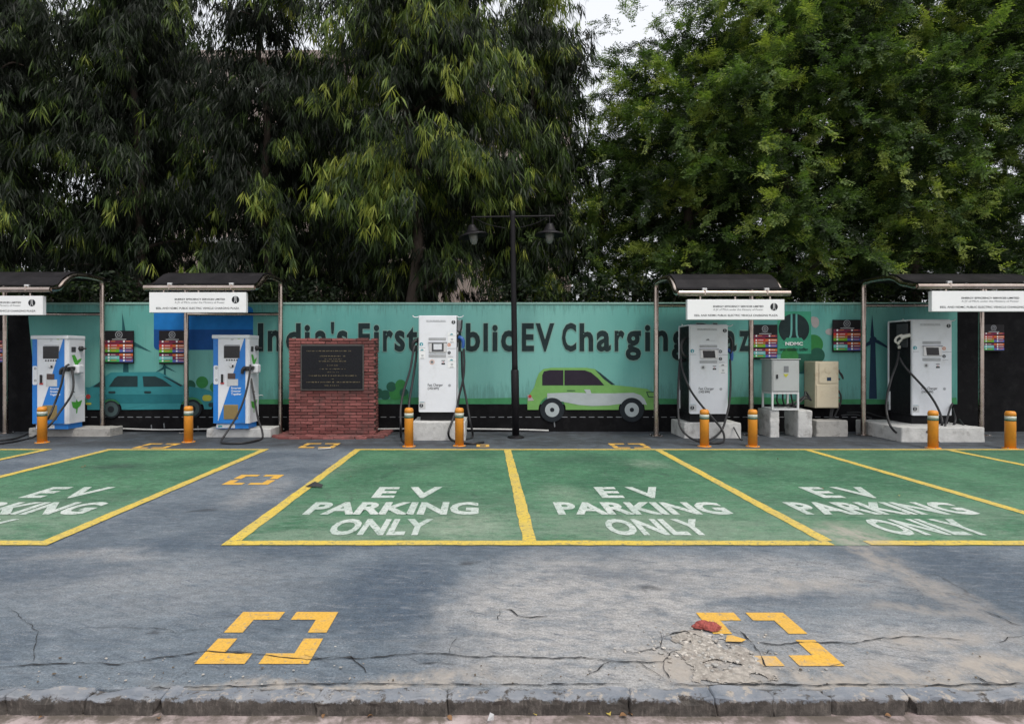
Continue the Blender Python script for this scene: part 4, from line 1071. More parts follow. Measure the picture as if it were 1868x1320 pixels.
        # white pistol plug hung on the black left side
        b = MB(); V3 = lambda px, py, dd: W3(px, py, d+dd)-t.location
        b.tube([V3(1661, 611, .06), V3(1652, 613, .10), V3(1643, 616, .14)], (.036, .044), M['white_plug'], 12, 4)
        b.tube([V3(1646, 611, .12), V3(1639, 613, .14), V3(1634, 618, .16), V3(1633.5, 623, .17), V3(1638, 626, .18)], .020, M['white_plug'], 10, 5)
        b.tube([V3(1645, 619, .14), V3(1640, 624, .17), V3(1638.5, 628, .2)], .022, M['white_plug'], 10, 4)
        b.build('charging_plug', t)
        b = MB(); b.lathe([(.022, -.03), (.026, 0), (.024, .03)], W3(1640.5, 633, d+.25)-t.location, M['white_plug'], 12); b.build('cable_collar', t)
        b = MB(); b.bx(-.004, .012, .12, .42, Z(300), Z(60), M['dark_grey'], .004); b.build('side_recess', t)
    for c in cables:
        b = MB(); cable(b, [Vector(p)-t.location for p in c[1:]], c[0]); b.build('charging_cable', t)
    return t
dC = 11.0
zC = Z_(767, dC)
white_charger('central white fast charger with a blue plug and a lit screen, between two orange bollards', 764, dC, zC, .705, 1.79, .58, True, [
    (.021, W3(757, 630, 11.05), W3(754, 640, 11.0), W3(748, 675, 10.92), W3(736, 715, 10.82), W3(731, 745, 10.7), W3(731, 775, 10.5), G_(732, 798, .05), G_(738, 806, .02), G_(748, 809, .02)),
    (.021, W3(760, 640, 11.15), W3(758, 660, 11.1), W3(752, 700, 11.0), W3(746, 740, 10.85), W3(747, 780, 10.6), G_(748, 803, .02)),
    (.021, W3(846, 636, 11.05), W3(847, 665, 11.02), W3(845, 690, 11.0), W3(838, 720, 10.98), W3(833, 745, 10.95), W3(824, 770, 10.75), W3(818, 788, 10.6), G_(822, 800, .03), G_(836, 806, .02), G_(862, 809, .02), G_(882, 806, .02)),
    (.021, W3(842, 640, 11.15), W3(844, 690, 11.1), W3(851, 730, 11.05), W3(858, 770, 10.95), G_(862, 796, .03), G_(848, 800, .02), G_(838, 788, .08))], 0)
dD = 11.15
zD = Z_(770, dD)
white_charger('white fast charger under the shelter right of the lamp post, black cables crossing its front', 1258, dD, zD, .725, 1.68, .62, False, [
    (.020, W3(1243, 640, 11.3), W3(1243, 665, 11.2), W3(1250, 690, 11.05), W3(1262, 715, 10.98), W3(1282, 742, 10.92), W3(1300, 762, 10.85), W3(1318, 785, 10.75), G_(1320, 804, .03), G_(1305, 808, .022), G_(1280, 806, .022), W3(1256, 796, 10.65), W3(1240, 775, 10.75), W3(1237, 735, 10.95), W3(1238, 690, 11.15), W3(1240, 655, 11.35)),
    (.020, W3(1332, 655, 11.2), W3(1333, 690, 11.15), W3(1331, 730, 11.05), W3(1325, 760, 10.9), W3(1316, 785, 10.8), G_(1296, 801, .05), G_(1275, 802, .022)),
    (.012, W3(1335, 770, 11.5), W3(1340, 782, 11.0), G_(1350, 800, .02), G_(1354, 802, .02))], 1)
dE = 11.1
zE = Z_(773, dE)
white_charger('rightmost white fast charger with a white pistol plug hung on its black side', 1664, dE, zE, .745, 1.80, .66, False, [
    (.020, W3(1640, 640, 11.3), W3(1636, 662, 11.2), W3(1626, 690, 11.05), W3(1618, 725, 10.95), W3(1618, 755, 10.8), W3(1628, 782, 10.6), G_(1650, 796, .03), G_(1680, 797, .02), G_(1705, 792, .03), W3(1718, 775, 10.85), W3(1716, 757, 10.9), W3(1706, 735, 10.95), W3(1690, 712, 10.98), W3(1670, 690, 11.0), W3(1650, 668, 11.15), W3(1641, 652, 11.25)),
    (.018, W3(1737, 735, 11.12), W3(1731, 752, 11.0), W3(1722, 785, 10.75), G_(1720, 793, .03)),
    (.018, W3(1738, 745, 11.3), W3(1742, 770, 10.95), G_(1720, 796, .02), G_(1740, 800, .02), G_(1772, 801, .02)),
    (.020, W3(1750, 765, 11.3), W3(1757, 775, 10.95), W3(1765, 790, 10.75), G_(1771, 800, .02)),
    (.018, W3(1742, 770, 11.2), W3(1741, 785, 10.8), G_(1739, 800, .03)),
    (.016, G_(1692, 786, .2), G_(1690, 793, .12), G_(1700, 800, .05), G_(1712, 806, .02))], 2)
def plinth(label, pxs, ytop, ybot, d_back, z1, m='concrete'):
    y0 = G_(0, ybot).y
    b = MB(); b.rough_box(X_(pxs[0], y0), X_(pxs[1], y0), y0, d_back, -.04, z1, M[m], n=.06, amp=.006, bev=.012)
    return tag(b.build('concrete_plinth'), label, 'plinth', 'concrete plinths under the chargers')
plinth('whitewashed concrete plinth under the central charger between the two bollards', (751, 849), 766, 803, 11.75, zC-.003)
plinth('whitewashed concrete plinth under the charger beside the grey cabinet', (1248, 1352), 770, 799, 11.85, zD-.003)
plinth('long whitewashed concrete plinth under the rightmost charger', (1645, 1797), 767, 806, 11.9, zE-.003)

# ================================================================ BRICK MONUMENT
mx0, mz_ = X_(527, 11.3), 0
t = thing('brick_monument', 'red brick monument with a black stone plaque on its front', 'monument', (X_(606, 11.3), 11.3, 0))
w = X_(685, 11.3)-X_(527, 11.3); hh = Z_(616, 11.3); dp = .30
b = MB(); b.bx(-w/2+.015, w/2-.015, .015, dp-.01, -.05, hh-.05, M['mortar']); b.build('core', t)
b = MB(); ch = .0593; rows = int(hh/ch)
for r_ in range(rows):
    z0 = r_*ch; last = r_ >= rows-1
    xo = -w/2 - (.11 if r_ % 2 else 0); bw = .235
    while xo < w/2:
        x0 = max(xo, -w/2); x1 = min(xo+bw-.010, w/2)
        if x1-x0 > .05 and not (last and random.random() < .0):
            zt = z0+ch-.010+random.uniform(-.003, .003)
            if last and x0 > w/2-.25: zt -= .03
            j = random.uniform(-.010, .010)
            b.box(((x0+x1)/2, .05+j, (z0+zt)/2), (x1-x0, .11, zt-z0), M['brick'], .006, 1, Matrix.Rotation(R(random.uniform(-.8, .8)), 4, 'Y'), .0025)
        xo += bw
    if r_ % 1 == 0:
        for s in (-1, 1):
            b.box((s*(w/2-.052), .205, z0+ch/2), (.11+random.uniform(-.006, .006), .18, ch-.012), M['brick'], .006, 1, None, .003)
b.build('brickwork', t)
b = MB()
pw0, pw1, pz0, pz1 = X_(551, 11.27)-t.location.x, X_(661, 11.27)-t.location.x, Z_(709, 11.27), Z_(631, 11.27)
b.bx(pw0, pw1, -.045, .02, pz0, pz1, M['plaque'], .006); pl = b.build('plaque', t)
b = MB()
for (a, c, e, f) in ((pw0-.03, pw0, pz0-.03, pz1+.03), (pw1, pw1+.03, pz0-.03, pz1+.03), (pw0, pw1, pz1, pz1+.03), (pw0, pw1, pz0-.03, pz0)):
    b.bx(a+.001, c-.001, -.035, .02, e, f, M['plaque_frame'], .004)
b.build('plaque_frame', pl)
b = MB()      # worn engraved lines, no letter of them can be read
ph = pz1-pz0; pww = pw1-pw0
for v, u0, u1, hgt_ in ((.115, .08, .82, .020), (.235, .30, .74, .022), (.305, .38, .66, .016), (.355, .28, .74, .017), (.45, .42, .62, .016), (.535, .30, .72, .017), (.61, .42, .61, .014), (.69, .12, .92, .022), (.77, .50, .53, .016), (.84, .08, .96, .024), (.92, .38, .62, .018)):
    x = pw0+u0*pww
    while x < pw0+u1*pww:
        n = random.randint(2, 8)
        for q in range(n):
            if x > pw0+u1*pww: break
            ww = random.uniform(.006, .011); zz = pz1-v*ph
            if random.random() < .8:
                b.rect(x, x+ww*.7, zz-hgt_*random.uniform(.3, .5), zz+hgt_*random.uniform(.2, .5), -.0485, M['gold'])
            x += ww
        x += .016
b.build('engraving', pl)
b = MB()
for r_ in range(3):
    for q in range(11):
        x = -1.02+q*.205+random.uniform(-.02, .02)+(.1 if r_ % 2 else 0); y = -.06-r_*.115+random.uniform(-.015, .015)
        if x > .98: continue
        if r_ == 2 and random.random() < .25: continue
        if r_ >= 2 and x > .75 and random.random() < .5: continue
        b.box((x, y-.02, .018-r_*.004), (.20, .108, .055), M['brick'], .008, 1, Matrix.Rotation(R(random.uniform(-6, 6)), 4, 'Z') @ Matrix.Rotation(R(random.uniform(-3, 3)), 4, 'X'), .004)
for q in range(8):
    for s in (-1, 1):
        b.box((s*(w/2+.08+.05*(q % 2)), .0+q*.1, .018), (.20, .1, .05), M['brick'], .008, 1, Matrix.Rotation(R(random.uniform(-8, 8)), 4, 'Z'), .004)
b.build('footing', t)

# ================================================================ LAMP POST
dl = 11.15
t = thing('lamp_post', 'tall black lamp post with two hanging shaded lamps', 'lamp post', (X_(941, dl), dl, 0))
lean = math.atan2(X_(935, dl)-X_(941, dl), 4.3)
zt = Z_(384, dl)
b = MB(); b.lathe([(.062, 1.20), (.055, 1.4), (.050, zt-.12), (.052, zt-.1), (.058, zt-.02), (.02, zt)], (0, 0, 0), M['lamp_black'], 14); b.build('pole', t)
zs = Z_(676, dl)
b = MB(); b.lathe([(.068, .0), (.068, zs*.45), (.075, zs*.46), (.075, zs), (.063, zs+.02)], (0, 0, 0), M['lamp_black'], 14); b.build('sleeve', t)
b = MB(); b.lathe([(.16, 0), (.16, .02), (.11, .035), (.075, .05)], (0, 0, 0), M['lamp_black'], 16); b.build('base_flange', t)
za = Z_(395, dl)
b = MB(); b.tube([(-.78, 0, za), (.80, 0, za)], .017, M['lamp_black'], 8, 1); b.build('cross_arm', t)
for sx, hz, tilt in ((-.76, .14, -8), (.70, 0, 2)):
    zz = Z_(425, dl)-.0
    Rm = Matrix.Rotation(R(tilt), 3, 'Y')
    b = MB(); b.tube([(sx, 0, za), (sx, 0, zz+.10)], .012, M['lamp_black'], 8, 1)
    b.tube([(sx-.0, 0, za), (sx+(.28 if sx < 0 else -.28), 0, za-.14), (sx+(.62 if sx < 0 else -.62), 0, za-.22)], .006, M['lamp_black'], 6, 5)
    hang = b.build('hanger', t)
    b = MB(); b.lathe([(.03, .17), (.06, .165), (.075, .13), (.085, .10), (.10, .085), (.115, .04), (.13, .025), (.235, -.012), (.29, -.05), (.288, -.056), (.23, -.022), (.12, .008), (.10, .06)], (sx, 0, zz), M['lamp_black'], 24, True, Rm)
    sh = b.build('lamp_shade', t)
    b = MB(); b.lathe([(.085, .02), (.085, -.06), (.072, -.14), (.045, -.20), (.0, -.215)], (sx, 0, zz), M['lamp_glass'], 18, True, Rm); b.build('glass_globe', sh)
t.rotation_euler = (0, lean, 0)

# ================================================================ BOLLARDS
def bollard(label, px, ybase, ytop):
    y = G_(0, ybase).y; h = (ybase-ytop)*y/F
    t = thing('bollard', label, 'bollard', (X_(px, y), y, 0), random.uniform(0, 6), 'orange bollards along the bays')
    r = .076
    b = MB(); b.lathe([(r, .006), (r, h*.73), (r, h*.745)], (0, 0, 0), M['bollard'], 22)
    b.lathe([(r, h*.86), (r*1.0, h*.93), (r*.93, h*.965), (r*.72, h*.99), (0, h)], (0, 0, 0), M['bollard'], 22); b.build('tube', t)
    b = MB(); b.lathe([(r*1.015, h*.775), (r*1.015, h*.86)], (0, 0, 0), M['band_white'], 22); b.build('white_band', t)
    b = MB(); b.lathe([(r*1.02, h*.735), (r*1.02, h*.775)], (0, 0, 0), M['band_green'], 22); b.build('green_band', t)
    b = MB(); b.lathe([(r*1.5, .0), (r*1.5, .010), (r*1.1, .016)], (0, 0, 0), M['bollard'], 22)
    for a in range(4): b.lathe([(.010, .010), (.010, .024), (.0, .026)], (r*1.28*math.cos(a*1.57), r*1.28*math.sin(a*1.57), 0), M['grey'], 6, False)
    b.build('flange', t)
for a in (('orange bollard in front of the leftmost blue charger', 77, 807, 741), ('orange bollard in front of the steel post beside the second blue charger', 344, 806, 740),
          ('orange bollard at the left corner of the central white charger', 746, 814, 743), ('orange bollard at the right corner of the central white charger', 838, 813, 743),
          ('orange bollard in front of the white charger with black cables crossing it', 1285, 814, 746), ('orange bollard beside the whitewashed plinths of the grey cabinet', 1373, 814, 746),
          ('orange bollard in front of the rightmost white charger', 1702, 817, 748), ('orange bollard standing alone by the right edge of the photo', 1843, 818, 749)): bollard(*a)

# ================================================================ PRICE BOARDS ON THE WALL
def board(label, px0, px1, y0, y1):
    d = WY-.075
    x0, x1, z1, z0 = X_(px0, d), X_(px1, d), Z_(y0, d), Z_(y1, d); w = x1-x0; h = z1-z0
    t = thing('price_board', label, 'notice board', ((x0+x1)/2, d, z0), 0, 'price boards hung on the wall')
    b = MB(); b.bx(-w/2, w/2, 0, .035, 0, h, M['b_black'], .004); b.build('panel', t)
    b = MB(); b.bx(-w*.3, w*.3, .036, .07, h*.2, h*.8, M['dark_grey']); b.build('wall_bracket', t)
    y = -.003
    X = lambda u: -w/2+w*u
    Zv = lambda v: h*(1-v)
    b = MB()
    left = ['maroon', 'maroon', 'redrow', 'brownrow', 'greenrow', None, 'maroon', 'aqua', 'grn2']
    right = ['maroon', 'b', 'orangerow', 'maroon', 'bluerow', None, 'orangerow', 'maroon', 'bluerow']
    vs = [.29, .37, .405, .49, .57, .655, .69, .765, .865]
    ve = [.37, .405, .49, .57, .65, .69, .765, .865, .945]
    for i in range(9):
        for col, (u0, u1) in ((left[i], (.01, .515)), (right[i], (.515, .99))):
            if col and col != 'b': b.rect(X(u0), X(u1), Zv(ve[i]), Zv(vs[i]+.006), y, M['b_'+col])
    for i, v in enumerate((.325, .45, .53, .61, .73, .815, .90)):
        for u in (.145, .68): b.disc(X(u), Zv(v), w*.036, y-.002, M['sign_white'], 12)
        b.text('AC' if i % 2 else 'DC', X(.145)+w*.07, Zv(v+.014), y-.002, M['light_grey'], h=h*.026) if False else None
        for u in (.22, .75):
            b.rect(X(u), X(u+.16+.05*((i*3) % 4)/3), Zv(v+.008), Zv(v-.012), y-.002, M['light_grey'] if i % 3 else M['orange_stick'])
    b.build('price_rows', t)
    b = MB(); b.ring(X(.5), Zv(.12), w*.10, w*.13, y, M['grey'], 20); b.ring(X(.5), Zv(.12), w*.035, w*.065, y, M['grey'], 8); b.rect(X(.26), X(.76), Zv(.272), Zv(.255), y, M['light_grey']); b.rect(X(.36), X(.62), Zv(.222), Zv(.212), y, M['grey'])
    b.build('header_print', t)
board('price board with coloured rows cut off by the left edge of the photo', -44, 7, 603, 663)
board('coloured price board beside a steel post, above the rear of the teal car', 191, 243, 603, 663)
board('price board with coloured rows on the painted blue panel', 290, 338, 603, 664)
board('price board with coloured rows beside the round painted emblem, above the grey cabinet', 1373, 1418, 592, 655)
board('price board with coloured rows above the cream cabinet', 1520, 1570, 583, 642)
board('price board with coloured rows on the black wall right of the rightmost charger', 1793, 1832, 592, 641)

# ================================================================ GREY AND CREAM CABINETS
dg = 11.2
x0, x1 = X_(1408, dg), X_(1458, dg); w = x1-x0
zb_ = Z_(748, dg); zm = Z_(715, dg); zt_ = Z_(656, dg)
t = thing('electrical_cabinet', 'grey steel electrical cabinet on a white open frame over two white concrete blocks', 'cabinet', ((x0+x1)/2, dg, zb_))
b = MB(); b.bx(-w/2, w/2, 0, .42, zm-zb_, zt_-zb_, M['cab_grey'], .006); b.build('body', t)
b = MB(); b.bx(-w/2+.02, w/2-.02, -.012, .0-.001, zm-zb_+.02, zt_-zb_-.02, M['cab_grey'], .004); dr = b.build('door', t)
b = MB(); b.bx(-w*.36, -w*.29, -.03, -.012, (zm+zt_)/2-zb_-.05, (zm+zt_)/2-zb_+.03, M['black'], .006); b.build('lock_handle', dr)
b = MB(); b.rect(-w*.08, w*.1, zt_-zb_-.24, zt_-zb_-.12, -.015, M['ink_grey']); b.poly([(-w*.1, zt_-zb_-.27), (w*.1, zt_-zb_-.27), (0, zt_-zb_-.34)], -.015, M['lamp_yel']); b.build('warning_label', dr)
b = MB(); b.bx(-w/2-.02, w/2+.02, -.02, .45, zt_-zb_+.0015, zt_-zb_+.02, M['cab_grey'], .004); b.build('roof_lip', t)
for sx in (-w/2, w/2-.035):
    for sy in (0, .385):
        b = MB(); b.bx(sx, sx+.035, sy, sy+.035, 0, zm-zb_-.001, M['white_warm'], .003); b.build('leg', t)
b = MB()
for z in (.0, zm-zb_-.037):
    b.bx(-w/2+.036, w/2-.036, .001, .034, z, z+.034, M['white_warm'], .003); b.bx(-w/2+.036, w/2-.036, .387, .418, z, z+.034, M['white_warm'], .003)
    for sx in (-w/2+.001, w/2-.034): b.bx(sx, sx+.032, .036, .384, z, z+.034, M['white_warm'], .003)
b.build('frame', t)
b = MB()
for i in (0, 2, 5): b.tube([(-w*.1+.05*i, .2, zm-zb_), (-w*.1+.06*i, .22, .15), (w*.1+.05*i, .25, .06), (w*.5+.05*i, .3, .10+.02*i), (w*.5+.32, .36, .20+.025*i), (w*.5+.45, .4, .16)], .016, M['black'], 7, 5); b.cut()
b.build_each('supply_cable', t)
def block(label, pa, pb, dtop, ytop, ybot, yback, m):
    y0 = G_(0, ybot).y
    b = MB(); b.rough_box(X_(pa, y0), X_(pb, y0), y0, yback, -.03, dtop, M[m], n=.05, amp=.007, bev=.012)
    tag(b.build('concrete_block'), label, 'concrete block', 'concrete blocks under the cabinets')
block('whitewashed concrete block under the left legs of the grey cabinet', 1405, 1422, zb_-.004, 748, 797, 11.75, 'concrete')
block('whitewashed concrete block under the right legs of the grey cabinet', 1456, 1482, zb_-.004, 748, 797, 11.75, 'concrete')
block('stained speckled concrete block under the cream cabinet', 1489, 1547, Z_(769, 11.1), 769, 796, 11.6, 'concrete_dirty')
dcb = 11.62
x0, x1 = X_(1487, dcb), X_(1530, dcb); w = x1-x0; z0, z1 = Z_(744, dcb), Z_(659, dcb); h = z1-z0
t = thing('meter_cabinet', 'stained cream meter cabinet with two stacked doors, on the wall above a concrete block', 'cabinet', ((x0+x1)/2, dcb, z0))
b = MB(); b.bx(-w/2, w/2, 0, WY-dcb-.03, 0, h, M['cab_cream'], .008); b.build('body', t)
for a, c in ((.012, h*.50), (h*.53, h-.03)):
    b = MB(); b.bx(-w/2+.02+.05*(a > .1), w/2-.02, -.014, -.001, a, c, M['cab_cream'], .006)
    if a > .1:
        b.slab(rrect(-w*.10, w*.36, c-.20, c-.05, .05), -.02, .007, M['cab_cream']); b.rect(-w*.02, w*.16, a+.05, a+.12, -.0165, M['bluish'] if 'bluish' in M else M['turbine_navy'])
    b.build('door', t)
b = MB()
for z in (h*.10, h*.22, h*.36, h*.62, h*.8): b.bx(w/2+.001, w/2+.03, .0, .05, z-.02, z+.02, M['dark_grey'] if z > h*.5 else M['brown'], .004); b.cut()
b.build_each('hinge', t)
b = MB()
for i in range(3): b.tube([(w/2-.02-.03*i, .12, .0), (w/2-.06-.02*i, .12, -.12), (w/2-.07-.03*i, .10, -.27)], .014, M['black'], 7, 4); b.cut()
b.tube([(w/2, .1, h*.85), (w/2+.11, .08, h*.72), (w/2+.13, .07, h*.62), (w/2+.05, .08, h*.78)], .012, M['black'], 7, 5); b.cut()
b.tube([(w/2, .1, h*.4), (w/2+.08, .08, h*.3), (w/2+.09, .08, h*.12), (w/2+.01, .09, h*-.1), (w/2-.06, .1, -.25)], .016, M['black'], 7, 5)
b.build_each('supply_cable', t)
b = MB(); b.tube([W3(1545, 752, 11.7), W3(1580, 752, 11.85), W3(1600, 758, 11.9), W3(1630, 765, 11.95)], .012, M['black'], 7, 5); b.tube([W3(1535, 757, 11.7), W3(1560, 756, 11.8), W3(1590, 762, 11.9)], .009, M['dark_grey'], 6, 5)
tag(b.build('loose_cable'), 'thin dark cable sagging along the wall right of the cream cabinet', 'cable')

# ================================================================ SMALL THINGS ON THE GROUND
def crumple(n, rx, ry, rz, m, seed, amp=.3):
    bm = bmesh.new(); bmesh.ops.create_icosphere(bm, subdivisions=4, radius=1)
    for v in bm.verts:
        q = v.co*1.6+Vector((seed, 0, 0)); k_ = 1+amp*mnoise.noise(q)+amp*.6*mnoise.noise(q*3.1)
        v.co = Vector((v.co.x*rx*k_, v.co.y*ry*k_, max(-.15, v.co.z)*rz*k_))
    b = MB(); bm.verts.index_update(); b.add([v.co for v in bm.verts], [[v.index for v in f.verts] for f in bm.faces], m, True); bm.free()
    return b
o = crumple(0, .070, .038, .028, M['red_cloth'], 5, .34).build('cloth_scrap'); o.location = (1.262, 3.335, .016); o.rotation_euler = (0, 0, -.2)
tag(o, 'crumpled faded red cloth scrap lying on the broken tarmac', 'cloth scrap')
p = G_(572, 889); b = MB()
b.add([(-.10, 0, .002), (-.02, -.03, .01), (.01, .02, .06), (-.03, .05, .015), (.06, -.04, .012), (.12, -.02, .03), (.11, -.06, .004)], [(0, 1, 2), (0, 2, 3), (1, 4, 2), (4, 6, 5), (2, 4, 5)], M['scrap_black'])
o = b.build('plastic_scrap', None, (p.x, p.y, .010)); tag(o, 'torn black plastic scrap lying on the yellow bay line', 'litter')
p = G_(592, 819); b = MB(); b.box((0, 0, .006), (.20, .09, .006), M['scrap_white'], 0, 1, Matrix.Rotation(.3, 4, 'Z'), .006)
o = b.build('paper_scrap', None, (p.x, p.y, .009)); tag(o, 'flat white paper scrap at the foot of the brick monument', 'litter')
b = MB(); b.add([(0, 0, 0), (.028, .004, .002), (.012, .008, .034), (.03, .0, .03)], [(0, 1, 2), (1, 3, 2), (0, 2, 3), (0, 3, 1)], M['light_grey'])
o = b.build('stone_chip', None, (.012, 2.594, -.06)); tag(o, 'pale broken stone chip leaning on the kerb face', 'stone chip')
def leaf_mesh(m, s):
    b = MB(); vs = []; fs = []
    n = 6
    for i in range(n+1):
        u = i/n; wv = math.sin(math.pi*u**.8)*.34; z = .25*math.sin(u*2.6)
        vs += [(u-.5, -wv, z+wv*.5), (u-.5, 0, z), (u-.5, wv, z+wv*.35)]
    for i in range(n):
        a = 3*i; fs += [(a, a+1, a+4, a+3), (a+1, a+2, a+5, a+4)]
    b.add([(x*s, y*s, z*s) for x, y, z in vs], fs, m, True); return b
protos = [leaf_mesh(M['dry_leaf'], .032), leaf_mesh(M['yel_leaf'], .036)]
first = [None, None]
spots = [(975, 1302, 1, -.076), (1075, 1303, 1, -.076), (1110, 1303, 1, -.076), (1137, 1309, 0, -.076), (1150, 1306, 0, -.076), (1225, 1305, 0, -.076), (1255, 1301, 0, -.076), (1385, 1302, 0, -.076), (75, 1312, 0, -.076), (452, 1303, 0, -.076), (290, 1313, 0, -.076), (590, 1308, 0, -.076), (675, 1310, 0, -.076), (1620, 1308, 0, -.076), (1760, 1303, 0, -.076), (1845, 1298, 0, -.076), (820, 1312, 0, -.076),
         (156, 851, 0, .01), (150, 853, 0, .01), (1500, 892, 0, .01), (640, 870, 0, .01), (1420, 838, 0, .01), (1640, 905, 1, .01)]
for px, py, kd, z in spots:
    p = G_(px, py, z)
    if first[kd] is None: o = first[kd] = protos[kd].build('dry_leaf' if kd == 0 else 'yellow_leaf')
    else: o = first[kd].copy(); COL.objects.link(o)
    o.location = (p.x, p.y, z+.006); o.rotation_euler = (random.uniform(-.3, .3), random.uniform(-.3, .3), random.uniform(0, 6.28)); s = random.uniform(.7, 1.3); o.scale = (s, s, s)
    near = z < 0
    if kd == 0: tag(o, 'small dry brown leaf fallen in the gutter below the kerb' if near else 'small dry brown leaf fallen on a green bay', 'leaf', 'dry leaves below the kerb' if near else 'dry leaves on the green bays')
    else: tag(o, 'small yellow leaf fallen in the gutter below the kerb' if near else 'small yellow leaf fallen on a green bay', 'leaf', 'yellow leaves below the kerb' if near else 'yellow leaves on the green bays')

# ================================================================ BUILDING FAR BEHIND THE TREES
t = thing('plaster_building', 'pale pinkish plaster building glimpsed through gaps behind the trees', 'building', (-8.0, 27, 0))
b = MB(); b.bx(-9, 12, 0, 8, -.1, 15.0, M['cream_wall']); b.build('wall', t)
b = MB(); b.bx(-9.3, 12.3, -.4, 8.3, 15.003, 15.4, M['cream_wall'], .03); b.build('roof', t)
for fl in range(4):
    b = MB(); b.bx(-9.05, 12.05, -.25, -.003, 3.3+fl*3.4, 3.55+fl*3.4, M['light_grey'], .02); b.build('ledge', t)
    for i in range(6):
        xw = -7.6+i*3.4
        b = MB(); zz = 1.2+fl*3.4
        b.bx(xw-.75, xw+.75, -.06, -.002, zz, zz+1.6, M['dark_grey'], .01); fr = b.build('window', t)
        b = MB(); b.bx(xw-.68, xw-.03, -.075, -.061, zz+.07, zz+1.53, M['win']); b.bx(xw+.03, xw+.68, -.075, -.061, zz+.07, zz+1.53, M['win']); b.build('pane', fr)
# ================================================================ TREES
def mesh_np(name, V, Fc, mats, tone=None, parent=None):
    V = np.asarray(V, np.float32); nf, k = Fc.shape
    me = bpy.data.meshes.new(name)
    me.vertices.add(len(V)); me.vertices.foreach_set('co', V.ravel())
    me.loops.add(nf*k); me.loops.foreach_set('vertex_index', Fc.astype(np.int32).ravel())
    me.polygons.add(nf); me.polygons.foreach_set('loop_start', np.arange(0, nf*k, k, dtype=np.int32))
    try: me.polygons.foreach_set('loop_total', np.full(nf, k, np.int32))
    except Exception: pass
    me.materials.append(mats)
    if tone is not None:
        a = me.attributes.new('tone', 'FLOAT', 'POINT'); a.data.foreach_set('value', tone.astype(np.float32))
    me.update(calc_edges=True); me.validate()
    o = bpy.data.objects.new(name, me); COL.objects.link(o)
    if parent is not None: o.parent = parent
    return o
def unit(a): return a/np.maximum(1e-9, np.linalg.norm(a, axis=-1, keepdims=True))
def leaves(P, D, Ln, Wd, tone, droop=.35):
    """lance-shaped bent leaves: base point, two shoulders, tip"""
    n = len(P); up = np.tile(np.array([0, 0, 1.0]), (n, 1)); rnd = rng.normal(size=(n, 3))
    S = unit(np.cross(D, unit(rnd)))
    mid = P + D*(Ln*.42)[:, None]
    D2 = unit(D + np.array([0, 0, -1.0])*droop)
    tip = mid + D2*(Ln*.58)[:, None]
    hw = (Wd*.5)[:, None]
    V = np.stack([P, mid-S*hw, mid+S*hw, tip], 1).reshape(-1, 3)
    b = np.arange(n)*4
    Fc = np.stack([np.stack([b, b+1, b+2], 1), np.stack([b+1, b+3, b+2], 1)], 1).reshape(-1, 3)
    return V, Fc, np.repeat(tone, 4)
def patchy(P, sc, off, amp):
    return np.array([mnoise.noise(Vector((p[0]*sc+off, p[1]*sc+off*1.7, p[2]*sc*1.15)))+.5*mnoise.noise(Vector((p[0]*sc*2.7, p[1]*sc*2.7+off, p[2]*sc*2.7))) for p in P])*amp
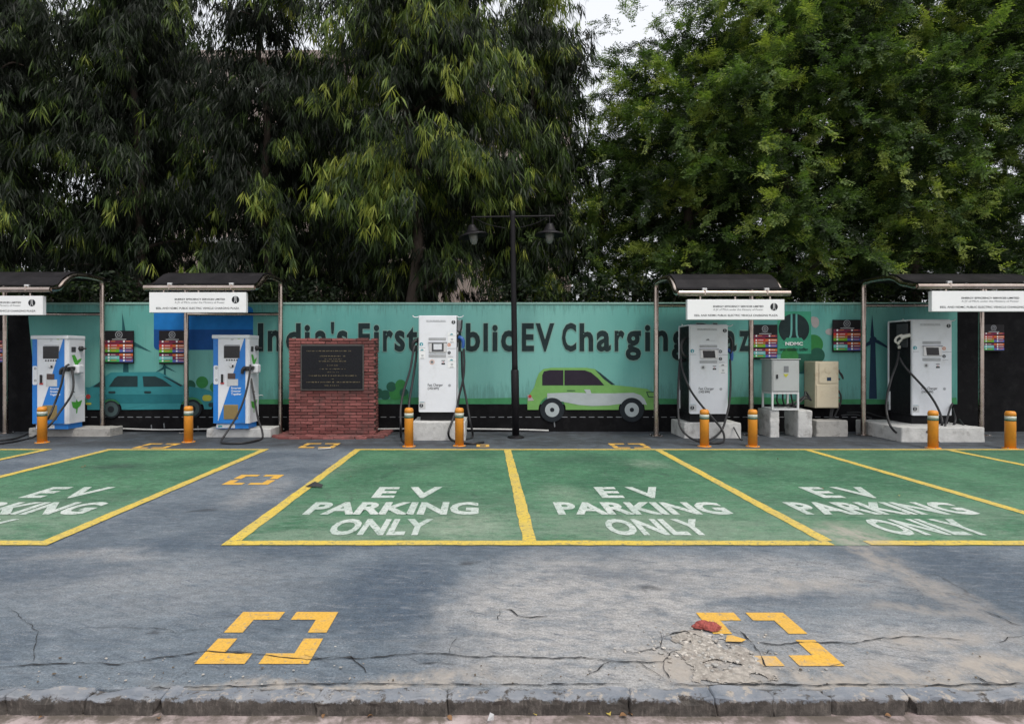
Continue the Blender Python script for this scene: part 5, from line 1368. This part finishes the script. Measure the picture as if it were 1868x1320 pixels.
def drooping_crown(name, parent, z0, z1, rad, nb, gloom, dens=1.0, shift=(0, 0)):
    """boughs arch out from the trunk and hang in tufts of long narrow leaves"""
    P = []; T = []; I = []
    for i in range(nb):
        h = z0+.3+(z1-z0)*rng.random()**.9
        rr = rad*(.55+.5*math.sin(math.pi*min(1, max(.06, (h-z0)/(z1-z0)))**.8))*rng.uniform(.42, 1.2)
        a = rng.uniform(0, 2*math.pi)
        n = int((30+14*rng.random())*dens*(.5+rr/rad*.6))
        t = rng.uniform(.15, 1, n)**.7
        x = np.cos(a)*rr*t + shift[0]*t; y = np.sin(a)*rr*t + shift[1]*t
        z = h + .55*np.sin(t*2.2)*rng.uniform(.2, 1) - .9*t**2.2*rng.uniform(.4, 1.3)
        sp = .08+.17*t
        p = np.stack([x, y, z], 1)+rng.normal(size=(n, 3))*np.stack([sp, sp, sp*.7], 1)
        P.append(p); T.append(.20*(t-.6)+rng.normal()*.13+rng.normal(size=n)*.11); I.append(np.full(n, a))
    ne = 420                                        # short tufts close to the trunk
    ea = rng.uniform(0, 2*math.pi, ne); er = rng.uniform(.2, .9, ne); ez = rng.uniform(z0+.2, z1*.9, ne); f = ez/z1
    P.append(np.stack([np.cos(ea)*er+shift[0]*f*.5, np.sin(ea)*er+shift[1]*f*.5, ez], 1)); T.append(rng.normal(size=ne)*.1-.1); I.append(ea)
    P = np.concatenate(P); T = np.concatenate(T); A = np.concatenate(I)
    ok = (P[:, 1]+parent.location.y > 12.5) | (P[:, 2] > 3.3)          # nothing grows through the wall or down over its face
    P, T, A = P[ok], T[ok], A[ok]; n = len(P); k = 9
    T = np.clip(.37-gloom+T+patchy(P, 1.15, parent.location.x*3.1, .72), 0, 1)  # gloom and noise paint shade and lit patches into the leaf colour
    ph = rng.uniform(0, 2*math.pi, (n, k)); th = rng.uniform(R(4), R(46), (n, k))
    D = np.stack([np.sin(th)*np.cos(ph)+.16*np.cos(A)[:, None], np.sin(th)*np.sin(ph)+.16*np.sin(A)[:, None], -np.cos(th)], -1)
    D = unit(D).reshape(-1, 3)
    base = np.repeat(P, k, 0)+rng.normal(size=(n*k, 3))*.03
    tone = np.clip(np.repeat(T, k)+rng.normal(size=n*k)*.07, 0, 1)
    sz = np.repeat(rng.uniform(.75, 1.15, n), k)
    V, Fc, tt = leaves(base, D, rng.uniform(.22, .40, n*k)*sz, rng.uniform(.022, .036, n*k)*sz, tone, .25)
    return mesh_np(name, V, Fc, M['leaf_l'], tt, parent)
def pinnate_crown(name, parent, z0, z1, rad, nb, shift=(0, 0), dens=1.0):
    """long arching twigs carrying feathery fronds of small leaflets"""
    P = []; Dr = []; T = []
    for i in range(nb):
        u = rng.random(); h = z0+(z1-z0)*u**.95
        a = rng.uniform(0, 2*math.pi)
        R0 = rad*(.5+.55*math.sin(math.pi*min(1, max(.08, (h-z0)/(z1-z0)))**.75))
        r1 = R0*rng.uniform(.12, 1.1)**.65
        st = np.array([math.cos(a)*r1*.8+shift[0]*u, math.sin(a)*r1*.8+shift[1]*u, h])
        el = rng.uniform(-.55, .85); aa = a+rng.normal()*.6
        d0 = np.array([math.cos(aa)*math.cos(el), math.sin(aa)*math.cos(el), math.sin(el)])
        Lt = rng.uniform(.9, 2.1); n = int(25*dens*Lt)+4
        t = rng.random(n)**.85
        p = st+d0*(t*Lt)[:, None]+np.array([0, 0, -1])*(t**2.2*.42*Lt*rng.uniform(.3, 1.4))[:, None]+rng.normal(size=(n, 3))*.03
        d = unit(d0*.9+np.array([0, 0, -.4])*t[:, None]+rng.normal(size=(n, 3))*.42)
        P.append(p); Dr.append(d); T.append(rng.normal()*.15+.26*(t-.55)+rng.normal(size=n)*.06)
    P = np.concatenate(P); Dr = np.concatenate(Dr); T = np.concatenate(T)
    ok = (P[:, 1]+parent.location.y > 12.5) | (P[:, 2] > 3.2)
    P, Dr, T = P[ok], Dr[ok], T[ok]; n = len(P); k = 12
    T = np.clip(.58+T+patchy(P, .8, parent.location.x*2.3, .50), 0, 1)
    Lf = rng.uniform(.16, .28, n)
    side = unit(np.cross(Dr, rng.normal(size=(n, 3))*.45+np.array([0, 0, 1.0])))
    q = np.arange(k); pos = (q//2+.6)/(k/2); sg = np.where(q % 2, 1.0, -1.0)
    base = P[:, None]+Dr[:, None]*(pos[None]*Lf[:, None])[..., None]
    D = unit(side[:, None]*sg[None, :, None]+Dr[:, None]*.45+rng.normal(size=(n, k, 3))*.16+np.array([0, 0, -.18])).reshape(-1, 3)
    base = base.reshape(-1, 3); m = n*k
    Ln = rng.uniform(.050, .085, m); Wd = rng.uniform(.020, .032, m)
    tone = np.clip(np.repeat(T, k)+rng.normal(size=m)*.05, 0, 1)
    S = np.repeat(unit(side), k, 0); S = unit(np.cross(D, np.cross(S, np.repeat(Dr, k, 0))+rng.normal(size=(m, 3))*.25))
    mid = base+D*(Ln*.5)[:, None]; hw = (Wd*.5)[:, None]
    V = np.stack([base, mid-S*hw, base+D*Ln[:, None], mid+S*hw], 1).reshape(-1, 3)
    b = np.arange(m)*4
    Fc = np.stack([b, b+1, b+2, b+3], 1)
    return mesh_np(name, V, Fc, M['leaf_r'], np.repeat(tone, 4), parent)
def trunk(parent, h, r, lean=(0, 0), limbs=7, z0=2.0, spread=1.5):
    b = MB(); pts = [(0, 0, -.05)]
    for i in range(1, 7): pts.append((lean[0]*i/6+random.uniform(-.2, .2), lean[1]*i/6+random.uniform(-.2, .2), h*i/6))
    b.tube(pts, (r, r*.25), M['bark'], 12, 5)
    b.lathe([(r*1.7, -.05), (r*1.25, .12), (r*1.0, .45)], (0, 0, 0), M['bark'], 12)
    b.build('trunk', parent)
    for i in range(limbs):
        u = random.uniform(z0/h, .9); a = random.uniform(0, 6.28); L_ = spread*random.uniform(.7, 1.2)*(1.1-u*.5)
        c = Vector((lean[0]*u, lean[1]*u, h*u)); d = Vector((math.cos(a), math.sin(a), 0))
        b = MB(); b.tube([c, c+d*L_*.35+Vector((0, 0, L_*.25)), c+d*L_*.75+Vector((random.uniform(-.15, .15), 0, L_*.4)), c+d*L_*1.1+Vector((0, random.uniform(-.2, .2), L_*.35))], (r*.42*(1.1-u), r*.08), M['bark'], 8, 5)
        b.build('limb', parent)
GR = 'trees behind the mural wall'
def droop_tree(label, x, y, z0, z1, rad, nb, dens=1.0, r=.17, shift=(0, 0), gloom=0.0):
    t = thing('drooping_tree', label, 'tree', (x, y, -.06), 0, GR)
    trunk(t, z1*.92, r, (shift[0]*.5, shift[1]*.5), 7, z0, rad*.7); drooping_crown('crown', t, z0, z1, rad, nb, gloom, dens, shift); return t
def feather_tree(label, x, y, z0, z1, rad, nb, dens=1.0, r=.2, shift=(0, 0)):
    t = thing('feathery_tree', label, 'tree', (x, y, -.06), 0, GR)
    trunk(t, z1*.9, r, (shift[0]*.6, shift[1]*.6), 8, z0, rad*.75); pinnate_crown('crown', t, z0, z1, rad, nb, shift, dens); return t
# front row: long hanging leaves on the left and centre
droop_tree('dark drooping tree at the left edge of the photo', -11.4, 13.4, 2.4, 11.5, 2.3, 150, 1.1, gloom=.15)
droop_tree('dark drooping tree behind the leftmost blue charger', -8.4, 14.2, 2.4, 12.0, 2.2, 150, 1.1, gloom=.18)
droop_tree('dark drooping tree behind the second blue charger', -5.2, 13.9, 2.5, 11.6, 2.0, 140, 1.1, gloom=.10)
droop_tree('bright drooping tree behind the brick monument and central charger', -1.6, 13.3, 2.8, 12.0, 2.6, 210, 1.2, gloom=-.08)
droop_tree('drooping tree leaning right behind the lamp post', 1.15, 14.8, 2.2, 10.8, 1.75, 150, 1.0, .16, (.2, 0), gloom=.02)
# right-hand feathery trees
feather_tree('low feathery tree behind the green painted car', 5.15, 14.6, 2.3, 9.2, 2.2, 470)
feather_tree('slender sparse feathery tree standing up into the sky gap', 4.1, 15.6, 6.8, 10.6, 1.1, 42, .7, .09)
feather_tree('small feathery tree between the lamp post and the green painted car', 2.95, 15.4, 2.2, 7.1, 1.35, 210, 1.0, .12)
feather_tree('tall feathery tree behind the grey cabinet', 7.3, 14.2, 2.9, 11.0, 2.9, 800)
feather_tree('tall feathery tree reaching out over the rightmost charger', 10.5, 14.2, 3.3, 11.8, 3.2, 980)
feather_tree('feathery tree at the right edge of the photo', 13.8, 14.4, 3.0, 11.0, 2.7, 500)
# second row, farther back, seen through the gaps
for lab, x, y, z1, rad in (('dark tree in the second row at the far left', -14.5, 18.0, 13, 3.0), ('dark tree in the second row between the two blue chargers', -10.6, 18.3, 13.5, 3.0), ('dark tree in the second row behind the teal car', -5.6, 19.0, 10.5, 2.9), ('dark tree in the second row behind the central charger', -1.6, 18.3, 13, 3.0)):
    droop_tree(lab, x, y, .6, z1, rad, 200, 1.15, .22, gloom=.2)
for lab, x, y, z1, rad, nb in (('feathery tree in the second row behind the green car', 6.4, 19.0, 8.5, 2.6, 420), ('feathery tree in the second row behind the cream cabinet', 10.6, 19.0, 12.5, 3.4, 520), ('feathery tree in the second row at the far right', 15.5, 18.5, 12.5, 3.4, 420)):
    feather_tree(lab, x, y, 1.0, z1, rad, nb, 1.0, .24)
# clipped-looking shrubs growing right behind the wall
def shrub(label, x, y, w, h, n):
    t = thing('leafy_shrub', label, 'shrub', (x, y, -.06), 0, 'shrubs behind the mural wall')
    P = np.stack([rng.uniform(-w/2, w/2, n), np.clip(rng.normal(size=n)*.25, -.28, .6), h*rng.random(n)**.7], 1)
    k = 6; base = np.repeat(P, k, 0)+rng.normal(size=(n*k, 3))*.05
    D = unit(rng.normal(size=(n*k, 3))+np.array([0, -.3, .1]))
    tone = np.clip(np.repeat(rng.beta(1.3, 2.2, n), k)+rng.normal(size=n*k)*.1, 0, 1)
    V, Fc, tt = leaves(base, D, rng.uniform(.08, .17, n*k), rng.uniform(.04, .07, n*k), tone, .2)
    mesh_np('foliage', V, Fc, M['leaf_h'], tt, t)
    b = MB()
    for i in range(6): b.tube([(w*(i-2.5)/6, 0, 0), (w*(i-2.5)/6+random.uniform(-.2, .2), 0, h*.5), (w*(i-2.5)/6+random.uniform(-.3, .3), 0, h*.9)], (.025, .008), M['bark'], 6, 3); b.cut()
    b.build_each('stem', t)
for lab, x, h in (('dark shrub over the wall at the far left', -11.6, 3.2), ('dark shrub over the wall behind the leftmost shelter', -9.0, 3.4), ('dark shrub over the wall above the painted turbine', -6.6, 3.2), ('dark shrub over the wall above the slogan\'s first letter', -4.4, 3.3),
                  ('dark shrub over the wall behind the lamp post', 1.3, 3.3), ('dark shrub over the wall above the green painted car', 3.4, 3.4), ('dark shrub over the wall above the painted emblem', 5.6, 3.25), ('dark shrub over the wall above the cream cabinet', 7.7, 3.35), ('dark shrub over the wall behind the rightmost shelter', 10.0, 3.4), ('dark shrub over the wall at the far right', 12.4, 3.4)):
    shrub(lab, x, 12.85+random.uniform(-.05, .2), 2.5, h, 620)

# ================================================================ LIGHT, SKY, CAMERA
EL, AZ = 60, 150
w = bpy.data.worlds.new('World'); scene.world = w; w.use_nodes = True
nt = NT(w); bg = nt.n['Background']
sky = nt.node('ShaderNodeTexSky', sky_type='NISHITA'); sky.sun_disc = False
sky.sun_elevation = R(EL); sky.sun_rotation = R(AZ); sky.air_density = 1.0; sky.dust_density = 6.0; sky.ozone_density = 1.0
hs = nt.node('ShaderNodeHueSaturation'); hs.inputs['Saturation'].default_value = .45
nt.l.new(sky.outputs[0], hs.inputs['Color']); nt.l.new(nt.mix(.62, hs.outputs[0], (7.0, 7.1, 7.4)), bg.inputs[0])   # thin even cloud over the clear sky
bg.inputs[1].default_value = .13
sd = bpy.data.lights.new('sun', 'SUN'); sd.energy = 1.0; sd.angle = R(10); sd.color = (1, .94, .84)
so = bpy.data.objects.new('sun', sd); COL.objects.link(so)
dv = Vector((math.sin(R(AZ))*math.cos(R(EL)), math.cos(R(AZ))*math.cos(R(EL)), math.sin(R(EL))))
so.rotation_euler = dv.to_track_quat('Z', 'Y').to_euler(); so.location = dv*40
cd = bpy.data.cameras.new('camera'); cam = bpy.data.objects.new('camera', cd); COL.objects.link(cam)
cam.location = (0, 0, H); cam.rotation_euler = (R(90), 0, 0)
cd.sensor_width = 36; cd.lens = F/1868*36; cd.shift_x = 50/1868; cd.shift_y = -11/1868; cd.clip_end = 2000
scene.camera = cam
vs_ = scene.view_settings; vs_.view_transform = 'Standard'; vs_.look = 'None'; vs_.gamma = 1; vs_.exposure = .52; vs_.use_curve_mapping = False
scene.cycles.max_bounces = 6; scene.cycles.diffuse_bounces = 3; scene.cycles.glossy_bounces = 3; scene.cycles.transmission_bounces = 4
scene.cycles.sample_clamp_indirect = 4
